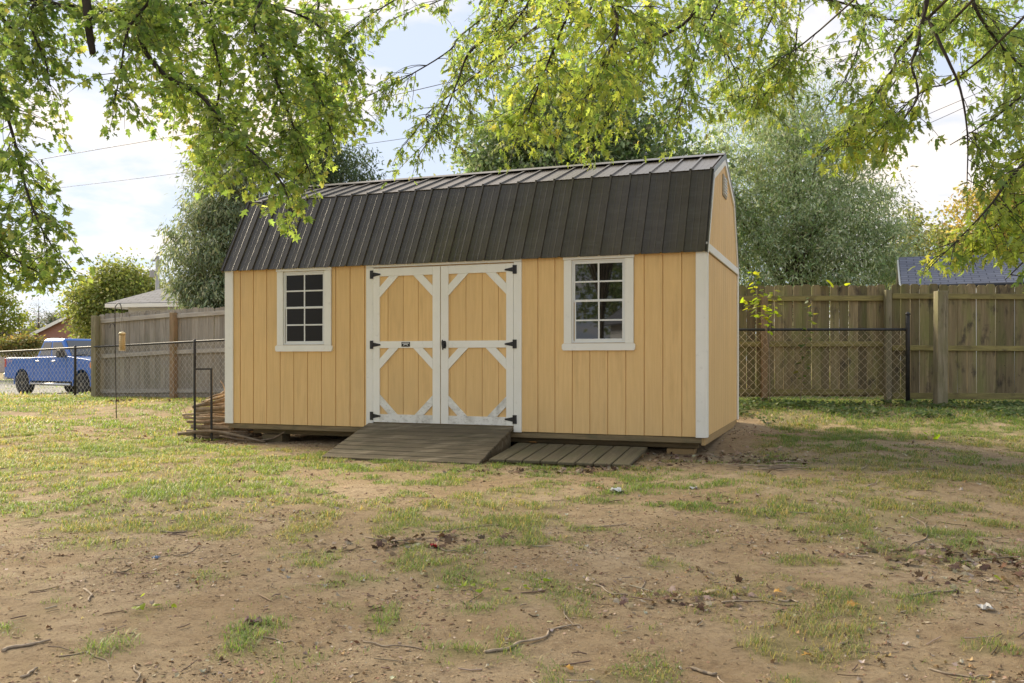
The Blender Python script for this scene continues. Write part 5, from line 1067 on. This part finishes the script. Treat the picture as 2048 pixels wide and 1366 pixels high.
def clods(n, y0, y1, smin, smax):
    x, y = place(n, y0, y1); ok = rng.random(n) < (1-.8*grass_amount(x, y))*(.3+sst(.42, .62, fbm(x*2.2+4, y*2.2, 3))); x, y = x[ok], y[ok]; n = len(x); a = rng.uniform(0, 6.28, n); t = np.c_[np.cos(a), np.sin(a), rng.normal(0, .1, n)]; s = smin+(smax-smin)*rng.random(n)**3
    return scatter(OV, OF, np.c_[x, y, gz(x, y)-s*.15], frames(t, np.array([0, 0, 1.])+rng.normal(0, .2, (n, 3))), s[:, None]*rng.uniform(.6, 1.3, (n, 3)), pick([(.26, .18, .11), (.30, .215, .13), (.33, .245, .16), (.19, .13, .08), (.38, .31, .22)], n, .1, [.32, .3, .16, .2, .02]))
V, F, C = merge([clods(16000, 2.9, 5.5, .003, .012), clods(9000, 5.5, 9.5, .005, .015)]); tag(link('soil_clods', big_mesh('soil_clods', V, F, M['litter'], C)), 'crumbs and clods of brown soil in the foreground', 'soil', kind='stuff')
def twig_stuff(n, y0, y1):
    x, y = place(n, y0, y1); V = []; F = []; C = []
    for i in range(n):
        a = rng.uniform(-1.3, 1.3)+(math.pi if rng.random() < .5 else 0); L_ = .025+.13*rng.random()**2.2; d = np.array([math.cos(a), math.sin(a)]); k = [np.array([x[i], y[i]])+d*L_*t+np.array([-d[1], d[0]])*L_*rng.normal(0, .06) for t in (0, .5, 1)]; z = gz(np.array([q[0] for q in k]), np.array([q[1] for q in k]))+.004+rng.uniform(0, .008, 3)
        v, f = tube_arr([(q[0], q[1], zz) for q, zz in zip(k, z)], rng.uniform(.0012, .0038), 4, False); o = len(V); V += list(v); F += [tuple(t+o for t in g) for g in f]; C += [pick([(.30, .23, .165), (.22, .165, .12), (.40, .33, .25), (.16, .115, .085)], 1)[0]]*len(v)
    return np.array(V), np.array(F), np.array(C)
V, F, C = merge([twig_stuff(420, 2.9, 6.0), twig_stuff(420, 6, 11)]); tag(link('twig_litter', big_mesh('twig_litter', V, F, M['litter'], C)), 'tiny twigs and bits of bark scattered over the soil', 'twigs', kind='stuff')
# fallen sticks one can pick out
def gp_(px, py):
    """ground point seen at a photo pixel"""
    Y = 6.0
    for _ in range(30): X_ = (px-1024)/FPX*Y; Y = Y*.4+.6*(CAMZ-float(gz(np.array([X_]), np.array([Y]), False)[0]))*FPX/(py-CY)
    return np.array([(px-1024)/FPX*Y, Y])
STK = [([(965, 1306), (1020, 1299), (1080, 1278), (1136, 1255)], .014, 'dark curved stick in the centre foreground'), ([(1126, 1212), (1130, 1235), (1150, 1250), (1166, 1258)], .008, 'pale curved twig touching the dark foreground stick'), ([(726, 1288), (780, 1294), (846, 1302)], .007, 'straight thin stick left of the dark foreground stick'),
       ([(860, 1066), (930, 1061), (1000, 1053)], .010, 'long straight stick above the leaf pile in the middle'), ([(1165, 1055), (1220, 1052), (1256, 1047)], .010, 'dark stick lying right of the middle'), ([(1185, 1172), (1220, 1186), (1262, 1191)], .012, 'rough grey stick among dead leaves right of the seedlings'), ([(1286, 1162), (1284, 1180), (1303, 1198)], .006, 'small bent twig right of the centre'),
       ([(1812, 1036), (1850, 1050), (1855, 1072), (1832, 1092), (1810, 1103)], .010, 'pale hooked branch lying right of centre'), ([(1870, 1052), (1860, 1064), (1868, 1074)], .009, 'short pale twig beside the hooked branch'), ([(1720, 938), (1740, 925), (1770, 918)], .012, 'pale curved stick in the grass right of the shed'), ([(1732, 976), (1748, 970), (1752, 962)], .012, 'short pale stick below the curved stick'),
       ([(1835, 940), (1880, 939), (1905, 953)], .010, 'thin dark stick in the far right grass'), ([(0, 1308), (40, 1299), (100, 1290)], .016, 'thick brown stick at the lower left edge'), ([(172, 1180), (181, 1192), (178, 1206)], .012, 'short bent stick on the soil at left'), ([(44, 1366), (60, 1352), (72, 1344)], .012, 'short stick at the bottom left corner'), ([(120, 1318), (180, 1316), (225, 1342)], .005, 'thin curved twig near the lower left'),
       ([(262, 1338), (272, 1366)], .010, 'broken stick pointing at the bottom edge'), ([(520, 1274), (560, 1278), (596, 1290)], .006, 'thin twig with lichen at lower centre left'), ([(500, 920), (560, 914), (590, 911)], .007, 'thin stick on the grass in front of the branch pile'), ([(632, 992), (655, 988), (670, 985)], .009, 'small dark stick left of the ramp foot'), ([(325, 1062), (350, 1066), (370, 1064)], .013, 'grey stick below a grass patch at left'),
       ([(350, 1114), (385, 1106), (398, 1088)], .007, 'thin curved twig on bare soil at left'), ([(1450, 1206), (1510, 1198), (1600, 1210)], .008, 'long dark twig at right foreground'), ([(1555, 1198), (1600, 1203)], .012, 'short brown stick beside the long dark twig'), ([(1680, 1294), (1690, 1278), (1694, 1270)], .010, 'small curved stick at lower right'), ([(1820, 1188), (1870, 1186), (1915, 1183)], .013, 'flat bark strip among leaves at right'),
       ([(1380, 1332), (1410, 1340), (1436, 1344)], .016, 'thick stick at the bottom right of centre'), ([(1440, 1345), (1452, 1366)], .007, 'thin twig meeting the bottom edge'), ([(1690, 1302), (1760, 1301), (1790, 1303)], .006, 'thin dark twig lying level at lower right'), ([(1868, 1340), (1930, 1350), (1980, 1358)], .009, 'straight stick at the lower right corner'), ([(1610, 958), (1660, 960), (1712, 962)], .006, 'thin dark twig in the grass below the shed corner'),
       ([(1500, 860), (1530, 862)], .008, 'small stick behind the shed corner'), ([(1440, 905), (1480, 912), (1510, 921)], .006, 'thin dark stick lying by the shed corner'), ([(1900, 1130), (1960, 1118), (2040, 1112)], .012, 'dark branch among dead leaves at the right edge'), ([(730, 1078), (800, 1084), (870, 1080)], .008, 'twig lying across the leaf pile in the middle'), ([(862, 1094), (905, 1108), (926, 1105)], .010, 'grey branch in the leaf pile in the middle')]
for pts, r, lab in STK:
    P = [gp_(a, b) for a, b in pts]; r *= .5; P = [np.array([np.interp(t, range(len(P)), [q[0] for q in P])+rr.gauss(0, .008), np.interp(t, range(len(P)), [q[1] for q in P])+rr.gauss(0, .012)]) for t in np.linspace(0, len(P)-1, len(P)*2)]
    Q = [(q[0], q[1], gzf(*q)+r*.6+abs(rr.gauss(0, .003))) for q in P]
    if len(Q) == 2: Q.insert(1, tuple((np.array(Q[0])+np.array(Q[1]))/2))
    tag(stick('fallen_stick', Q, r, r*.6, M['stick'], 6, .2), lab, 'stick', 'fallen sticks on the ground')
# heap of thin twigs by the shed corner, leaf pile twigs
for k in range(16):
    c = gp_(1555, 938); a = rr.uniform(-.5, .7); L_ = rr.uniform(.12, .3); x, y = c[0]+rr.gauss(0, .12), c[1]+rr.gauss(0, .09)
    Q = [(x+math.cos(a)*L_*t, y+math.sin(a)*L_*t, gzf(x+math.cos(a)*L_*t, y+math.sin(a)*L_*t)+.01+.03*rr.random()) for t in (-1, 0, 1)]
    tag(stick('fallen_stick', Q, .005, .003, M['stick'], 5, .15, 2), 'thin brown twig in the small heap near the shed corner', 'stick', 'twigs heaped near the shed corner')
# litter by people
def scrap(name, lab, cat, px, py, s, colr, rough=.6, crumple=.3):
    c = gp_(px, py); n = 5; V = []; F = []
    for i in range(n):
        for j in range(n): V.append(((i/(n-1)-.5)*s[0]*(1+rr.uniform(-.12, .12)), (j/(n-1)-.5)*s[1]*(1+rr.uniform(-.12, .12)), rr.uniform(0, crumple)*min(s)+.004))
    for i in range(n-1):
        for j in range(n-1): a = i*n+j; F.append((a, a+n, a+n+1, a+1))
    b = MB(); b.add(V, F); V2 = [(x, y, z-.003) for x, y, z in V]; b.add(V2, [f[::-1] for f in F])
    o = b.obj(name, pm(name+'_stuff', colr, rough=rough, vary=0), None, False, loc=(c[0], c[1], gzf(*c)+.002), rot=(0, 0, rr.uniform(-.5, .5))); tag(o, lab, cat)
scrap('paper_scrap', 'white folded paper scrap on the soil in front of the deck panel', 'paper', 1234, 986, (.10, .08), (.72, .70, .68), crumple=.45)
scrap('paper_scrap', 'crumpled white paper lying near the right edge', 'paper', 1972, 1218, (.07, .05), (.50, .48, .44), crumple=.5)
scrap('plastic_scrap', 'small blue plastic scrap on bare soil at left', 'plastic', 312, 1119, (.035, .03), (.10, .17, .28), .3, .5)
scrap('plastic_scrap', 'small red plastic scrap in the leaf pile in the middle', 'plastic', 868, 1099, (.035, .04), (.45, .03, .035), .3, .6)
scrap('plastic_scrap', 'mauve plastic scrap on soil at lower left of centre', 'plastic', 507, 1246, (.07, .04), (.26, .15, .15), .5, .6)
scrap('paper_scrap', 'tiny white scrap on the ground right of the deck panel', 'paper', 1387, 977, (.07, .05), (.62, .6, .56), crumple=.4)
M['yellow_leaf'] = pm('yellow_dry_leaf', (.42, .24, .04), (.33, .17, .03), (60, 60, 60), rough=.6, vary=.12)
for (px, py, s, lab) in ((1699, 1212, .06, 'yellow fallen leaf beside a pale curled leaf at right'), (1548, 1189, .045, 'small yellow fallen leaf right of centre'), (1624, 1314, .05, 'yellowish fallen leaf at the bottom right'), (1142, 1342, .05, 'yellow fallen leaf at the bottom centre')):
    c = gp_(px, py); lv = LV.copy(); lv[:, 2] = .3*np.abs(lv[:, 0])+.1*np.sin(5*lv[:, 1]); me = big_mesh('fallen_leaf', lv*s, LF, M['yellow_leaf']); tag(link('fallen_leaf', me, None, (c[0], c[1], gzf(*c)+.012), (.2, .15, rr.uniform(0, 6))), lab, 'leaf', 'bright fallen leaves')
c = sw(4.30, -.12); lv = LV.copy(); lv[:, 2] *= .6; tag(link('fallen_leaf', big_mesh('fallen_leaf', lv*.09, LF, pm('orange_leaf', (.50, .22, .05), rough=.6, vary=0)), None, (c[0], c[1], .262), (.1, .1, 1.2)), 'orange fallen leaf lying on the deck panel beside the ramp', 'leaf', 'bright fallen leaves')
# ------------------------------------------------------------------ what the window glass reflects: a house and young tree behind the camera
hs = empty('house', (-9.5, -9.5, -.05), R(35)); tag(hs, 'blue-grey clapboard house behind the camera seen in the window reflection', 'house')
M['bluesiding'] = pm('blue_grey_clapboard', (.60, .63, .68), rough=.6, vary=.04)
MB().box(-6, 6, -4, -.02, 0, 2.7).obj('wall', M['bluesiding'], hs)
for k in range(18): MB().box(-6.02, 6.02, -.03, .012, .02+k*.15, .163+k*.15, .004).obj('clapboard', M['bluesiding'], hs)
quad_uv('roof_slope', [(6.4, .5, 2.62), (-6.4, .5, 2.62), (-6.4, -2, 4.3), (6.4, -2, 4.3)], M['shA'], hs); quad_uv('roof_slope', [(-6.4, -4.5, 2.62), (6.4, -4.5, 2.62), (6.4, -2, 4.3), (-6.4, -2, 4.3)], M['shA'], hs)
for x in (-3, 1.5):
    w_ = MB().box(x-.1, x+1.1, -.02, .04, .9, 2.2, .01).obj('window', M['white'], hs); MB().box(x, x+1.0, .035, .045, 1.0, 2.1).obj('pane', M['carglass'], w_)
bg_tree('broadleaf_tree', 'young tree behind the camera seen in the window reflection', (-7.4, -2.2), [(0, 0, 5.6, 1.8, 1.8, 1.2)], 40, 40, .11, GC, .10, SV, SF, M['leafbg'], .4, -.1)
bg_tree('broadleaf_tree', 'dark tree behind the house behind the camera seen in the window reflection', (-17, -20), [(0, 0, 5.0, 5, 4, 2.8)], 120, 40, .25, GC, .25, SV, SF, M['leafbg'], .8, -.1)
